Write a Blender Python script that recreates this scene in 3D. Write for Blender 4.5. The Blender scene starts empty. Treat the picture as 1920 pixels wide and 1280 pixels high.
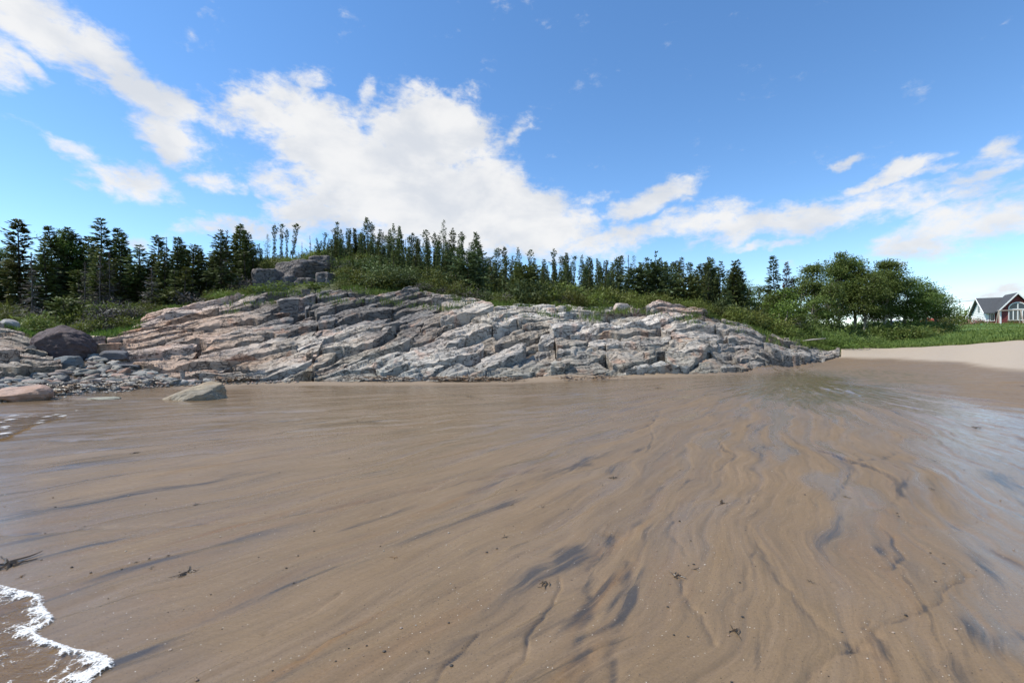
import bpy, math, random
import numpy as np

# ------------------------------------------------------------------ camera, sky, sun, exposure
SC = bpy.context.scene
COL = SC.collection
R = math.radians
F = 16.0 / 36.0 * 1920.0          # focal length in photo pixels
EYE = 1.55
HOR = 640.0

cd = bpy.data.cameras.new("camera")
cd.sensor_width = 36.0
cd.sensor_fit = 'HORIZONTAL'
cd.lens = 16.0
cd.clip_start = 0.05
cd.clip_end = 5000.0
cam = bpy.data.objects.new("camera", cd)
COL.objects.link(cam)
cam.location = (0, 0, EYE)
cam.rotation_euler = (R(90), 0, 0)
SC.camera = cam

SUN_EL = 56.0
SUN_AZ = -96.0      # degrees from +Y towards +X
SKY_STRENGTH = 0.15
SUN_STRENGTH = 4.6

SC.view_settings.view_transform = 'Standard'
SC.view_settings.look = 'None'
SC.view_settings.gamma = 1.0
SC.view_settings.exposure = 0.42
SC.view_settings.use_curve_mapping = False
SC.cycles.use_denoising = True
SC.cycles.max_bounces = 6
SC.cycles.transparent_max_bounces = 12
SC.cycles.diffuse_bounces = 3
SC.cycles.glossy_bounces = 3
SC.cycles.transmission_bounces = 3
SC.cycles.caustics_reflective = False
SC.cycles.caustics_refractive = False
SC.cycles.sample_clamp_indirect = 4.0

sd = bpy.data.lights.new("sun", 'SUN')
sd.energy = SUN_STRENGTH
sd.angle = R(0.53)
sd.color = (1.0, 0.955, 0.88)
sun = bpy.data.objects.new("sun", sd)
COL.objects.link(sun)
sun.location = (-30, 10, 40)
sun.rotation_euler = (R(90 - SUN_EL), 0, R(180 - SUN_AZ))


def N(nt, typ, **kw):
    n = nt.nodes.new(typ)
    for k, v in kw.items():
        setattr(n, k, v)
    return n


def setin(node, key, val, nt=None):
    s = node.inputs[key]
    if isinstance(val, bpy.types.NodeSocket):
        node.id_data.links.new(val, s)
    else:
        s.default_value = val


def mth(nt, op, a, b=None, c=None, clamp=False):
    n = N(nt, 'ShaderNodeMath', operation=op, use_clamp=clamp)
    setin(n, 0, a)
    if b is not None:
        setin(n, 1, b)
    if c is not None:
        setin(n, 2, c)
    return n.outputs[0]


def mapr(nt, v, a, b, c=0.0, d=1.0, smooth=False):
    n = N(nt, 'ShaderNodeMapRange')
    if smooth:
        n.interpolation_type = 'SMOOTHSTEP'
    setin(n, 0, v)
    for i, q in enumerate((a, b, c, d)):
        n.inputs[i + 1].default_value = q
    return n.outputs[0]


def mixc(nt, fac, a, b, blend='MIX'):
    n = N(nt, 'ShaderNodeMix', data_type='RGBA', blend_type=blend)
    n.clamp_factor = True
    setin(n, 0, fac)
    setin(n, 6, a if isinstance(a, bpy.types.NodeSocket) else (*a, 1.0) if len(a) == 3 else a)
    setin(n, 7, b if isinstance(b, bpy.types.NodeSocket) else (*b, 1.0) if len(b) == 3 else b)
    return n.outputs[2]


def noise_n(nt, vec, scale, detail=4.0, rough=0.55, dist=0.0, dim='3D'):
    n = N(nt, 'ShaderNodeTexNoise', noise_dimensions=dim)
    if vec is not None:
        setin(n, 'Vector', vec)
    n.inputs['Scale'].default_value = scale
    n.inputs['Detail'].default_value = detail
    n.inputs['Roughness'].default_value = rough
    n.inputs['Distortion'].default_value = dist
    return n.outputs['Fac']


def mapping(nt, vec, loc=(0, 0, 0), rot=(0, 0, 0), scale=(1, 1, 1), typ='POINT'):
    n = N(nt, 'ShaderNodeMapping', vector_type=typ)
    setin(n, 'Vector', vec)
    n.inputs['Location'].default_value = loc
    n.inputs['Rotation'].default_value = rot
    n.inputs['Scale'].default_value = scale
    return n.outputs[0]


def azel(px, py):
    a = math.atan((px - 960) / F)
    return a, math.atan((HOR - py) / F * math.cos(a))


def build_world():
    w = bpy.data.worlds.new("World")
    SC.world = w
    w.use_nodes = True
    nt = w.node_tree
    nt.nodes.clear()
    out = N(nt, 'ShaderNodeOutputWorld')
    bg = N(nt, 'ShaderNodeBackground')
    bg.inputs['Strength'].default_value = SKY_STRENGTH
    nt.links.new(bg.outputs[0], out.inputs[0])
    sky = N(nt, 'ShaderNodeTexSky', sky_type='NISHITA')
    sky.sun_disc = False
    sky.sun_elevation = R(SUN_EL)
    sky.sun_rotation = R(SUN_AZ)
    sky.altitude = 0
    sky.air_density = 0.9
    sky.dust_density = 0.0
    sky.ozone_density = 2.4
    tc = N(nt, 'ShaderNodeTexCoord')
    d = tc.outputs['Generated']
    sep = N(nt, 'ShaderNodeSeparateXYZ')
    setin(sep, 0, d)
    x, y, z = sep.outputs
    az = mth(nt, 'ARCTAN2', x, y)
    el = mth(nt, 'ARCSINE', mth(nt, 'MINIMUM', mth(nt, 'MAXIMUM', z, -1.0), 1.0))
    cmb = N(nt, 'ShaderNodeCombineXYZ')
    setin(cmb, 0, az)
    setin(cmb, 1, el)
    ae = cmb.outputs[0]
    # slow warp so that the cloud outlines are ragged
    wn = N(nt, 'ShaderNodeTexNoise')
    setin(wn, 'Vector', ae)
    wn.inputs['Scale'].default_value = 7.0
    wn.inputs['Detail'].default_value = 5.0
    wn.inputs['Roughness'].default_value = 0.6
    vs = N(nt, 'ShaderNodeVectorMath', operation='SUBTRACT')
    setin(vs, 0, wn.outputs['Color'])
    vs.inputs[1].default_value = (0.5, 0.5, 0.5)
    vm = N(nt, 'ShaderNodeVectorMath', operation='MULTIPLY')
    setin(vm, 0, vs.outputs[0])
    vm.inputs[1].default_value = (0.11, 0.09, 0.0)
    va = N(nt, 'ShaderNodeVectorMath', operation='ADD')
    setin(va, 0, ae)
    setin(va, 1, vm.outputs[0])
    aew = va.outputs[0]
    # cloud bodies: photo pixel centre, half width, half height (px), tilt (deg, + = right end up), weight
    blobs = [
        (90, 50, 190, 74, -22, .84), (240, 140, 190, 50, -35, .86), (350, 190, 110, 36, -18, .72), (10, 110, 60, 60, 0, .6), (55, 120, 50, 26, -50, .75),
        (130, 272, 100, 24, -15, .72), (315, 255, 90, 50, -40, .76), (250, 335, 100, 44, -12, .72), (400, 345, 65, 26, 5, .7), (520, 340, 75, 38, 0, .75),
        (500, 225, 130, 50, -8, .85), (640, 275, 170, 80, -12, 1.15), (800, 255, 140, 92, 5, 1.2), (800, 370, 260, 115, -8, 1.25),
        (580, 150, 50, 30, 20, .55), (692, 165, 26, 28, 20, .55), (960, 400, 190, 72, -18, 1.15), (640, 410, 170, 60, -5, .7), (450, 425, 130, 25, 8, .75),
        (960, 245, 40, 20, 30, .5), (1110, 365, 60, 16, 5, .55), (1220, 372, 110, 28, 12, .8),
        (1250, 430, 190, 32, 3, .8), (1500, 410, 280, 40, 7, .78), (1790, 428, 250, 52, 9, .82), (1720, 385, 200, 24, 9, .6),
        (1435, 466, 62, 10, 2, .65), (1565, 296, 36, 8, 10, .5), (1650, 325, 150, 17, 14, .72), (1760, 305, 60, 15, 8, .6),
        (1880, 265, 60, 22, 22, .6), (1850, 325, 100, 18, 8, .55), (1860, 290, 70, 24, 0, .45), (1030, 288, 12, 8, 0, .5),
        (1700, 490, 90, 12, 4, .4), (1850, 560, 120, 26, 8, .6), (255, 452, 30, 12, 0, .55),
    ]
    acc = None
    for (px, py, hw, hh, tilt, wt) in blobs:
        a0, e0 = azel(px, py)
        a1, _ = azel(px + hw, py)
        a2, _ = azel(px - hw, py)
        _, e1 = azel(px, py - hh)
        m = mapping(nt, aew, (a0, e0, 0), (0, 0, R(tilt)), (abs(a1 - a2) / 2 * 1.25, abs(e1 - e0) * 1.25, 1), 'TEXTURE')
        ln = N(nt, 'ShaderNodeVectorMath', operation='LENGTH')
        setin(ln, 0, m)
        v = mapr(nt, ln.outputs['Value'], 1.25, 0.15, 0.0, wt, True)
        acc = v if acc is None else mth(nt, 'MAXIMUM', acc, v)
    # free cloud field for the part of the sky the picture does not show
    free = noise_n(nt, mapping(nt, d, (3.1, 1.7, 0.4), (0, 0, 0), (1, 1, 2.4)), 2.2, 5.0, 0.55)
    free = mapr(nt, free, 0.52, 0.72, 0.0, 0.8, True)
    inframe = mth(nt, 'MULTIPLY', mapr(nt, mth(nt, 'ABSOLUTE', az), 0.80, 0.98, 1.0, 0.0, True), mapr(nt, el, 0.60, 0.80, 1.0, 0.0, True))
    free = mth(nt, 'MULTIPLY', free, mth(nt, 'SUBTRACT', 1.0, inframe))
    acc = mth(nt, 'MAXIMUM', acc, free)
    n1 = noise_n(nt, mapping(nt, ae, (0, 0, 0), (0, 0, R(8)), (1, 1.7, 1)), 9.0, 8.0, 0.62, 0.3)
    dens = mth(nt, 'ADD', acc, mth(nt, 'MULTIPLY', mth(nt, 'SUBTRACT', n1, 0.5), 1.75))
    n3 = noise_n(nt, mapping(nt, ae, (2, 5, 0), (0, 0, R(14)), (1, 1.9, 1)), 34.0, 6.0, 0.65, 0.4)
    dens = mth(nt, 'ADD', dens, mth(nt, 'MULTIPLY', mth(nt, 'SUBTRACT', n3, 0.5), 0.75))
    cov = mapr(nt, dens, 0.18, 0.84, 0.0, 0.97, True)
    # self shading of the cloud: thicker, lower parts a little greyer and bluer
    n2 = noise_n(nt, mapping(nt, ae, (0.035, -0.05, 0), (0, 0, R(8)), (1, 1.7, 1)), 6.0, 6.0, 0.55, 0.2)
    shade = mapr(nt, n2, 0.38, 0.66, 0.0, 1.0, True)
    lum = mixc(nt, shade, (4.6, 4.6, 4.6), (3.55, 3.72, 4.0))
    low = mapr(nt, el, 0.02, 0.22, 1.0, 0.0, True)
    lum = mixc(nt, mth(nt, 'MULTIPLY', low, 0.55), lum, (3.45, 3.75, 4.1))
    # the measured blue of the clear sky
    hs = N(nt, 'ShaderNodeHueSaturation')
    hs.inputs['Saturation'].default_value = 1.17
    hs.inputs['Value'].default_value = 1.10
    setin(hs, 'Color', sky.outputs[0])
    col = mixc(nt, cov, hs.outputs[0], lum)
    nt.links.new(col, bg.inputs['Color'])


build_world()

# ------------------------------------------------------------------ numpy noise


def _h(ix, iy, s):
    a = (ix.astype(np.int64) * 374761393 + iy.astype(np.int64) * 668265263 + s * 1274126177) & 0xFFFFFFFF
    a = ((a ^ (a >> 13)) * 1274126177) & 0xFFFFFFFF
    a = ((a ^ (a >> 16)) * 2246822519) & 0xFFFFFFFF
    return ((a ^ (a >> 15)) & 0xFFFFFF) / float(0x1000000)


def perlin(x, y, s=0):
    x = np.asarray(x, float)
    y = np.asarray(y, float)
    ix, iy = np.floor(x), np.floor(y)
    fx, fy = x - ix, y - iy
    u = fx * fx * fx * (fx * (fx * 6 - 15) + 10)
    v = fy * fy * fy * (fy * (fy * 6 - 15) + 10)

    def g(dx, dy):
        a = _h(ix + dx, iy + dy, s) * 2 * np.pi
        return np.cos(a) * (fx - dx) + np.sin(a) * (fy - dy)
    a = g(0, 0) * (1 - u) + g(1, 0) * u
    b = g(0, 1) * (1 - u) + g(1, 1) * u
    return (a * (1 - v) + b * v) * 1.4


def fbm(x, y, o=4, s=0, gain=0.5):
    t, a, n = 0.0, 1.0, 0.0
    for i in range(o):
        t = t + a * perlin(x * 2 ** i, y * 2 ** i, s + 17 * i)
        n += a
        a *= gain
    return t / n * 1.3


def sst(a, b, x):
    t = np.clip((x - a) / (b - a), 0, 1)
    return t * t * (3 - 2 * t)


def worley(u, w, s=0, drop=0.0):
    """cellular noise on a jittered unit grid: nearest distance, second distance, cell key, centre"""
    iu, iw = np.floor(u), np.floor(w)
    d1 = np.full(u.shape, 9.0)
    d2 = np.full(u.shape, 9.0)
    k1 = np.zeros(u.shape, np.int64)
    cu, cw = np.zeros(u.shape), np.zeros(u.shape)
    for a in (-1, 0, 1):
        for b in (-1, 0, 1):
            gx, gy = iu + a, iw + b
            qx = gx + 0.08 + 0.84 * _h(gx, gy, s)
            qy = gy + 0.08 + 0.84 * _h(gx, gy, s + 5)
            d = np.sqrt((u - qx) ** 2 + (w - qy) ** 2)
            if drop:
                d = np.where(_h(gx, gy, s + 9) < drop, d + 3.0, d)
            key = (gx.astype(np.int64) + 5000) * 20000 + gy.astype(np.int64) + 5000
            near = d < d1
            d2 = np.where(near, d1, np.minimum(d2, d))
            k1 = np.where(near, key, k1)
            cu = np.where(near, qx, cu)
            cw = np.where(near, qy, cw)
            d1 = np.where(near, d, d1)
    return d1, d2, k1, cu, cw


# ------------------------------------------------------------------ the lie of the land
# columns of the land read off the photograph: photo x -> (distance, height) pairs
LAND = {
    -500: [(10.0, .02), (12.5, .3), (16, .7), (20, 2.0), (26, 2.9), (40, 4.2), (80, 7)],
    0: [(10.8, .02), (12.8, .3), (15, .55), (20, 2.1), (26, 2.8), (40, 4.0), (80, 7)],
    110: [(11.9, .03), (14, .3), (18.2, .95), (22, 1.6), (26, 2.4), (32, 3.2), (45, 4.5), (80, 7)],
    240: [(13.6, .03), (16, .35), (19, .95), (22, 1.8), (26, 2.8), (32, 3.3), (45, 4.8), (80, 8)],
    330: [(16, .05), (18, .5), (21, 1.6), (25, 3.0), (27, 3.4), (33, 3.9), (45, 5.6), (80, 9)],
    500: [(17.3, .05), (19, .55), (22, 1.9), (26, 3.6), (29, 4.65), (32, 5.0), (34, 5.5), (38, 7.4), (45, 8.6), (52, 9.8), (70, 10), (120, 11)],
    650: [(17, .05), (18.5, .6), (22, 2.0), (26, 3.7), (29, 4.8), (33, 6), (40, 8.3), (48, 10.5), (54, 11.2), (75, 11), (150, 12)],
    800: [(17.2, .05), (18.7, .6), (22, 2), (26, 3.6), (28.5, 4.3), (33, 5.5), (40, 7.0), (50, 8.8), (58, 9.5), (80, 10), (150, 12)],
    960: [(17.5, .05), (19, .65), (22, 1.9), (25, 3.1), (27, 3.65), (33, 4.5), (45, 6), (60, 7.5), (150, 12)],
    1150: [(19.3, .08), (21, .75), (24, 2.1), (27, 3.3), (29, 3.75), (35, 4.2), (45, 5.2), (60, 6.5), (150, 12)],
    1300: [(20.6, .1), (22, .8), (24.5, 2.0), (27, 3.0), (29, 3.5), (35, 3.6), (45, 4.3), (60, 5.5), (150, 10)],
    1390: [(21.4, .13), (23, .75), (25, 1.6), (27.5, 2.35), (30, 2.7), (36, 3.0), (50, 3.6), (150, 8)],
    1480: [(24, .2), (25.6, .7), (28, 1.3), (31, 1.85), (36, 2.2), (50, 3), (150, 7)],
    1560: [(25, .33), (28, .6), (31, .95), (36, 1.3), (45, 1.7), (60, 2.4), (150, 6)],
    1650: [(12, .2), (18, .3), (25, .5), (32, .95), (38, 1.35), (48, 1.75), (60, 2.9), (80, 3.9), (150, 5)],
    1780: [(10, .2), (14, .28), (20, .45), (26, .85), (30, 1.2), (36, 1.7), (45, 2.3), (60, 3.3), (80, 4.2), (150, 5)],
    1920: [(8, .2), (11, .3), (16, .6), (22, 1.2), (27, 1.55), (34, 2.3), (45, 3.0), (60, 3.7), (80, 4.4), (150, 5)],
    2500: [(6, .2), (9, .35), (13, .7), (18, 1.3), (24, 1.7), (32, 2.5), (45, 3.2), (60, 3.9), (80, 4.5), (150, 5)],
}


def plane(x, y):
    s = (x + 1.08 * y + 0.2) / 1.47
    return np.where(s > 0, 0.012 * np.minimum(s, 26), 0.022 * np.maximum(s, -60)) - 0.012


LK = sorted(LAND)
YG = np.concatenate([np.linspace(0.5, 60, 600), np.linspace(60.5, 160, 120)])
TAB = []
for k in LK:
    t = (k - 960) / F
    pts = LAND[k]
    Y = [pts[0][0] * 0.72] + [p[0] for p in pts]
    D = [0.0] + [p[1] - float(plane(np.array(t * p[0]), np.array(p[0]))) for p in pts]
    TAB.append(np.interp(YG, Y, D))
TAB = np.array(TAB)
# soften the kinks of the columns along the distance
ker = np.hanning(13)
ker /= ker.sum()
TAB = np.array([np.convolve(np.pad(r, 6, mode='edge'), ker, 'valid') for r in TAB])


def px_of(x, y):
    return 960 + F * x / np.maximum(y, 1e-3)


def land(x, y):
    x = np.asarray(x, float)
    y = np.asarray(y, float)
    yy = np.maximum(y, 0.5)
    px = np.clip(px_of(x, yy), LK[0], LK[-1])
    ki = np.clip(np.searchsorted(LK, px, side='right') - 1, 0, len(LK) - 2)
    ka = np.array(LK, float)
    f = (px - ka[ki]) / (ka[ki + 1] - ka[ki])
    f = f * f * (3 - 2 * f) * 0.6 + f * 0.4
    yi = np.interp(yy, YG, np.arange(len(YG)))
    i0 = np.clip(yi.astype(int), 0, len(YG) - 2)
    g = yi - i0
    a = TAB[ki, i0] * (1 - g) + TAB[ki, i0 + 1] * g
    b = TAB[ki + 1, i0] * (1 - g) + TAB[ki + 1, i0 + 1] * g
    d = a * (1 - f) + b * f
    d = np.where(y < 0.5, 0.0, d)
    z = plane(x, y) + d
    rough = sst(20, 34, y) * sst(0.5, 2.0, z)
    return z + rough * (0.5 * fbm(x * 0.12, y * 0.12, 3, 3) + 0.12 * fbm(x * 0.7, y * 0.7, 2, 4))


VEG_X = [-500, 0, 110, 240, 330, 500, 650, 800, 960, 1150, 1300, 1390, 1480, 1560, 1600, 1780, 1920, 2500]
VEG_D = [22, 21, 21.5, 22.5, 27, 29, 29.5, 28.5, 27, 29, 28.8, 29.5, 30.5, 31, 33.5, 31.5, 28, 25]
ROCK_X = [165, 240, 330, 500, 650, 800, 960, 1150, 1300, 1390, 1480, 1545, 1580]
ROCK_D = [19.0, 17.2, 16.0, 17.2, 16.9, 17.1, 17.4, 19.1, 20.4, 21.2, 24.0, 25.6, 29.0]


def veg_line(px):
    return np.interp(px, VEG_X, VEG_D)


def rock_line(px):
    return np.interp(px, ROCK_X, ROCK_D)


def ground_hit(px, py):
    """the point of the land that the photo shows at a pixel"""
    Y = np.exp(np.linspace(np.log(1.5), np.log(140), 1500))
    zr = EYE - (py - HOR) / F * Y
    zl = land((px - 960) / F * Y, Y)
    i = np.argmax(zl >= zr)
    if zl[i] < zr[i]:
        i = len(Y) - 1
    return (px - 960) / F * Y[i], Y[i], float(zl[i])


def spot(px, D):
    x = (px - 960) / F * D
    return x, D, float(land(np.array([x]), np.array([D]))[0])


# ------------------------------------------------------------------ mesh helpers


def mesh_np(name, V, quads=None, tris=None, smooth=False, attrs=None):
    me = bpy.data.meshes.new(name)
    V = np.ascontiguousarray(V, np.float32)
    nq = 0 if quads is None else len(quads)
    ntr = 0 if tris is None else len(tris)
    me.vertices.add(len(V))
    me.vertices.foreach_set('co', V.ravel())
    loops = []
    if nq:
        loops.append(np.asarray(quads, np.int32).ravel())
    if ntr:
        loops.append(np.asarray(tris, np.int32).ravel())
    L = np.concatenate(loops)
    me.loops.add(len(L))
    me.loops.foreach_set('vertex_index', L)
    st = np.concatenate([np.arange(nq) * 4, nq * 4 + np.arange(ntr) * 3]).astype(np.int32)
    me.polygons.add(nq + ntr)
    me.polygons.foreach_set('loop_start', st)
    if smooth is True:
        me.polygons.foreach_set('use_smooth', np.ones(nq + ntr, bool))
    elif smooth is False:
        me.polygons.foreach_set('use_smooth', np.zeros(nq + ntr, bool))
    else:
        me.polygons.foreach_set('use_smooth', np.asarray(smooth, bool))
    for k, a in (attrs or {}).items():
        a = np.asarray(a, np.float32)
        if a.ndim == 1:
            me.attributes.new(k, 'FLOAT', 'POINT').data.foreach_set('value', a)
        else:
            c = np.ones((len(a), 4), np.float32)
            c[:, :3] = a
            me.attributes.new(k, 'FLOAT_COLOR', 'POINT').data.foreach_set('color', c.ravel())
    me.update(calc_edges=True)
    return me


def obj(name, me, mat=None, parent=None, loc=None):
    o = bpy.data.objects.new(name, me)
    COL.objects.link(o)
    if mat is not None and me is not None and not me.materials:
        me.materials.append(mat)
    if parent is not None:
        o.parent = parent
    if loc is not None:
        o.location = loc
    return o


def empty(name, loc=(0, 0, 0), rz=0.0):
    o = bpy.data.objects.new(name, None)
    o.empty_display_size = 0.2
    COL.objects.link(o)
    o.location = loc
    o.rotation_euler = (0, 0, rz)
    return o


def tag(o, label=None, cat=None, group=None, kind=None):
    if label:
        o['label'] = label
    if cat:
        o['category'] = cat
    if group:
        o['group'] = group
    if kind:
        o['kind'] = kind
    return o


class MB:
    """collects boxes, prisms and tubes into one mesh"""

    def __init__(s):
        s.v, s.f = [], []

    def add(s, vs, fs):
        b = len(s.v)
        s.v += [tuple(p) for p in vs]
        s.f += [tuple(b + i for i in f) for f in fs]
        return s

    def box(s, x0, x1, y0, y1, z0, z1):
        vs = [(x, y, z) for z in (z0, z1) for y in (y0, y1) for x in (x0, x1)]
        return s.add(vs, [(0, 2, 3, 1), (4, 5, 7, 6), (0, 1, 5, 4), (2, 6, 7, 3), (0, 4, 6, 2), (1, 3, 7, 5)])

    def prism(s, poly, axis, a, b):
        """poly of 2-d points extruded along an axis ('x','y','z') from a to b"""
        n = len(poly)

        def P(p, q):
            return {'x': (q, p[0], p[1]), 'y': (p[0], q, p[1]), 'z': (p[0], p[1], q)}[axis]
        vs = [P(p, a) for p in poly] + [P(p, b) for p in poly]
        fs = [tuple(range(n)), tuple(reversed(range(n, 2 * n)))]
        fs += [(i, n + i, n + (i + 1) % n, (i + 1) % n) for i in range(n)]
        return s.add(vs, fs)

    def tube(s, pts, rad, n=6):
        pts = [np.array(p, float) for p in pts]
        rr = rad if hasattr(rad, '__len__') else [rad] * len(pts)
        vs, fs = [], []
        for i, p in enumerate(pts):
            d = pts[min(i + 1, len(pts) - 1)] - pts[max(i - 1, 0)]
            d /= np.linalg.norm(d) + 1e-9
            a = np.cross(d, (0.31, 0.11, 0.94) if abs(d[2]) < 0.9 else (1, 0, 0))
            a /= np.linalg.norm(a) + 1e-9
            b = np.cross(d, a)
            for k in range(n):
                t = 2 * math.pi * k / n
                vs.append(p + rr[i] * (math.cos(t) * a + math.sin(t) * b))
        for i in range(len(pts) - 1):
            for k in range(n):
                fs.append((i * n + k, i * n + (k + 1) % n, (i + 1) * n + (k + 1) % n, (i + 1) * n + k))
        fs.append(tuple(reversed(range(n))))
        fs.append(tuple((len(pts) - 1) * n + k for k in range(n)))
        return s.add(vs, fs)

    def mesh(s, name, smooth=False):
        me = bpy.data.meshes.new(name)
        me.from_pydata(s.v, [], s.f)
        if smooth:
            me.polygons.foreach_set('use_smooth', np.ones(len(me.polygons), bool))
        me.update()
        return me

    def build(s, name, mat, parent=None, smooth=False, loc=None):
        return obj(name, s.mesh(name, smooth), mat, parent, loc)

    def arrays(s):
        tri = []
        for f in s.f:
            for i in range(1, len(f) - 1):
                tri.append((f[0], f[i], f[i + 1]))
        return np.array(s.v), np.array(tri)


# ------------------------------------------------------------------ materials
MATS = {}


def new_mat(name):
    m = bpy.data.materials.new(name)
    m.use_nodes = True
    nt = m.node_tree
    p = nt.nodes['Principled BSDF']
    MATS[name] = m
    return m, nt, p


def attr(nt, name):
    return N(nt, 'ShaderNodeAttribute', attribute_name=name)


def bump(nt, p, h, strength, dist, prev=None):
    b = N(nt, 'ShaderNodeBump')
    b.inputs['Strength'].default_value = strength
    b.inputs['Distance'].default_value = dist
    setin(b, 'Height', h)
    if prev is not None:
        setin(b, 'Normal', prev)
    nt.links.new(b.outputs[0], p.inputs['Normal'])
    return b.outputs[0]


def plain(name, col, rough=0.7, var=0.12, scale=6.0, bmp=0.2, metal=0.0):
    """painted or raw surface with a little mottling and relief"""
    m, nt, p = new_mat(name)
    tc = N(nt, 'ShaderNodeTexCoord').outputs['Object']
    n = noise_n(nt, tc, scale, 5, 0.6)
    lo = tuple(c * (1 - var * 1.6) for c in col)
    hi = tuple(min(1, c * (1 + var)) for c in col)
    setin(p, 'Base Color', mixc(nt, n, lo, hi))
    p.inputs['Roughness'].default_value = rough
    p.inputs['Metallic'].default_value = metal
    if bmp:
        bump(nt, p, n, bmp, 0.02)
    return m


def mat_sand():
    m, nt, p = new_mat('sand')
    pos = N(nt, 'ShaderNodeNewGeometry').outputs['Position']
    fine = noise_n(nt, pos, 260, 3, 0.7)
    mid = noise_n(nt, pos, 22, 5, 0.6)
    big = noise_n(nt, pos, 1.1, 4, 0.6)
    base = mixc(nt, big, (0.165, 0.109, 0.057), (0.211, 0.145, 0.077))
    base = mixc(nt, mapr(nt, mid, 0.35, 0.7, 0, 0.6), base, (0.181, 0.124, 0.073))
    st = attr(nt, 'streak').outputs['Fac']
    base = mixc(nt, mapr(nt, st, 0.5, 1.0, 0, 0.55), base, (0.117, 0.080, 0.042))
    base = mixc(nt, mapr(nt, st, 0.5, 0.0, 0, 0.5), base, (0.232, 0.164, 0.103))
    base = mixc(nt, mth(nt, 'MULTIPLY', attr(nt, 'orange').outputs['Fac'], 0.75), base, (0.194, 0.097, 0.029))
    base = mixc(nt, mth(nt, 'MULTIPLY', attr(nt, 'algae').outputs['Fac'], 0.8), base, (0.107, 0.085, 0.030))
    flow = attr(nt, 'flow').outputs['Vector']
    fs = noise_n(nt, mapping(nt, flow, (0, 0, 0), (0, 0, 0), (420, 1.7, 1)), 1.0, 6, 0.68, 0.25)
    fs2 = noise_n(nt, mapping(nt, flow, (3, 7, 0), (0, 0, 0), (120, 0.9, 1)), 1.0, 7, 0.66, 0.5)
    base = mixc(nt, mapr(nt, fs, 0.52, 0.74, 0, 0.50), base, (0.095, 0.068, 0.039))
    base = mixc(nt, mapr(nt, fs, 0.46, 0.28, 0, 0.40), base, (0.246, 0.176, 0.110))
    base = mixc(nt, mapr(nt, fs2, 0.60, 0.70, 0, 0.40), base, (0.090, 0.073, 0.050))
    dk = mth(nt, 'ADD', attr(nt, 'dark').outputs['Fac'], mth(nt, 'MULTIPLY', mth(nt, 'SUBTRACT', fs, 0.5), mth(nt, 'MULTIPLY', attr(nt, 'dark').outputs['Fac'], 3.4)))
    dkn = mapr(nt, mth(nt, 'ADD', dk, mth(nt, 'MULTIPLY', mth(nt, 'SUBTRACT', fine, 0.5), 0.5)), 0.15, 0.78, 0, 0.88)
    base = mixc(nt, dkn, base, (0.034, 0.033, 0.032))
    dry = attr(nt, 'dry').outputs['Fac']
    base = mixc(nt, dry, base, mixc(nt, mid, (0.359, 0.291, 0.211), (0.448, 0.372, 0.282)))
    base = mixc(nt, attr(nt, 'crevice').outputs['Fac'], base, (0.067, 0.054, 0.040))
    # coarse grains: pale shell bits and dark grit
    vo = N(nt, 'ShaderNodeTexVoronoi', feature='F1')
    setin(vo, 'Vector', pos)
    vo.inputs['Scale'].default_value = 95
    sepc = N(nt, 'ShaderNodeSeparateColor')
    setin(sepc, 0, vo.outputs['Color'])
    dot = mapr(nt, vo.outputs['Distance'], 0.16, 0.30, 1, 0)
    grit = attr(nt, 'grit').outputs['Fac']
    wh = mth(nt, 'MULTIPLY', dot, mth(nt, 'GREATER_THAN', mth(nt, 'ADD', sepc.outputs[0], mth(nt, 'MULTIPLY', grit, 0.02)), 0.992))
    bk = mth(nt, 'MULTIPLY', dot, mth(nt, 'GREATER_THAN', mth(nt, 'ADD', sepc.outputs[1], mth(nt, 'MULTIPLY', grit, 0.12)), 0.965))
    base = mixc(nt, bk, base, (0.040, 0.032, 0.027))
    base = mixc(nt, wh, base, (0.645, 0.592, 0.503))
    base = mixc(nt, mapr(nt, fine, 0.3, 0.75, 0, 0.35), base, (0.117, 0.083, 0.054))
    gr = noise_n(nt, pos, 75, 5, 0.75)
    base = mixc(nt, mapr(nt, gr, 0.5, 0.72, 0, 0.45), base, mixc(nt, 1.0, base, (0.5, 0.48, 0.47), 'MULTIPLY'))
    base = mixc(nt, mapr(nt, gr, 0.46, 0.30, 0, 0.35), base, mixc(nt, 1.0, base, (1.4, 1.38, 1.36), 'MULTIPLY'))
    setin(p, 'Base Color', base)
    wet = attr(nt, 'wet').outputs['Fac']
    setin(p, 'Roughness', mapr(nt, wet, 0.0, 1.0, 0.62, 0.055))
    setin(p, 'Specular IOR Level', mapr(nt, wet, 0.0, 1.0, 0.22, 0.55))
    b1 = bump(nt, p, fine, 0.35, 0.004)
    rip = noise_n(nt, mapping(nt, pos, (0, 0, 0), (0, 0, R(-52)), (7, 34, 7)), 1.0, 5, 0.6, 0.6)
    b2 = bump(nt, p, rip, 0.28, 0.02, b1)
    rb = [n for n in nt.nodes if n.type == 'BUMP'][-1]
    setin(rb, 'Strength', mapr(nt, wet, 0.3, 1.0, 0.30, 0.09))
    b3 = bump(nt, p, fs, 0.30, 0.015, b2)
    sb = [n for n in nt.nodes if n.type == 'BUMP'][-1]
    setin(sb, 'Strength', mapr(nt, wet, 0.3, 1.0, 0.34, 0.05))
    return m


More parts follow.
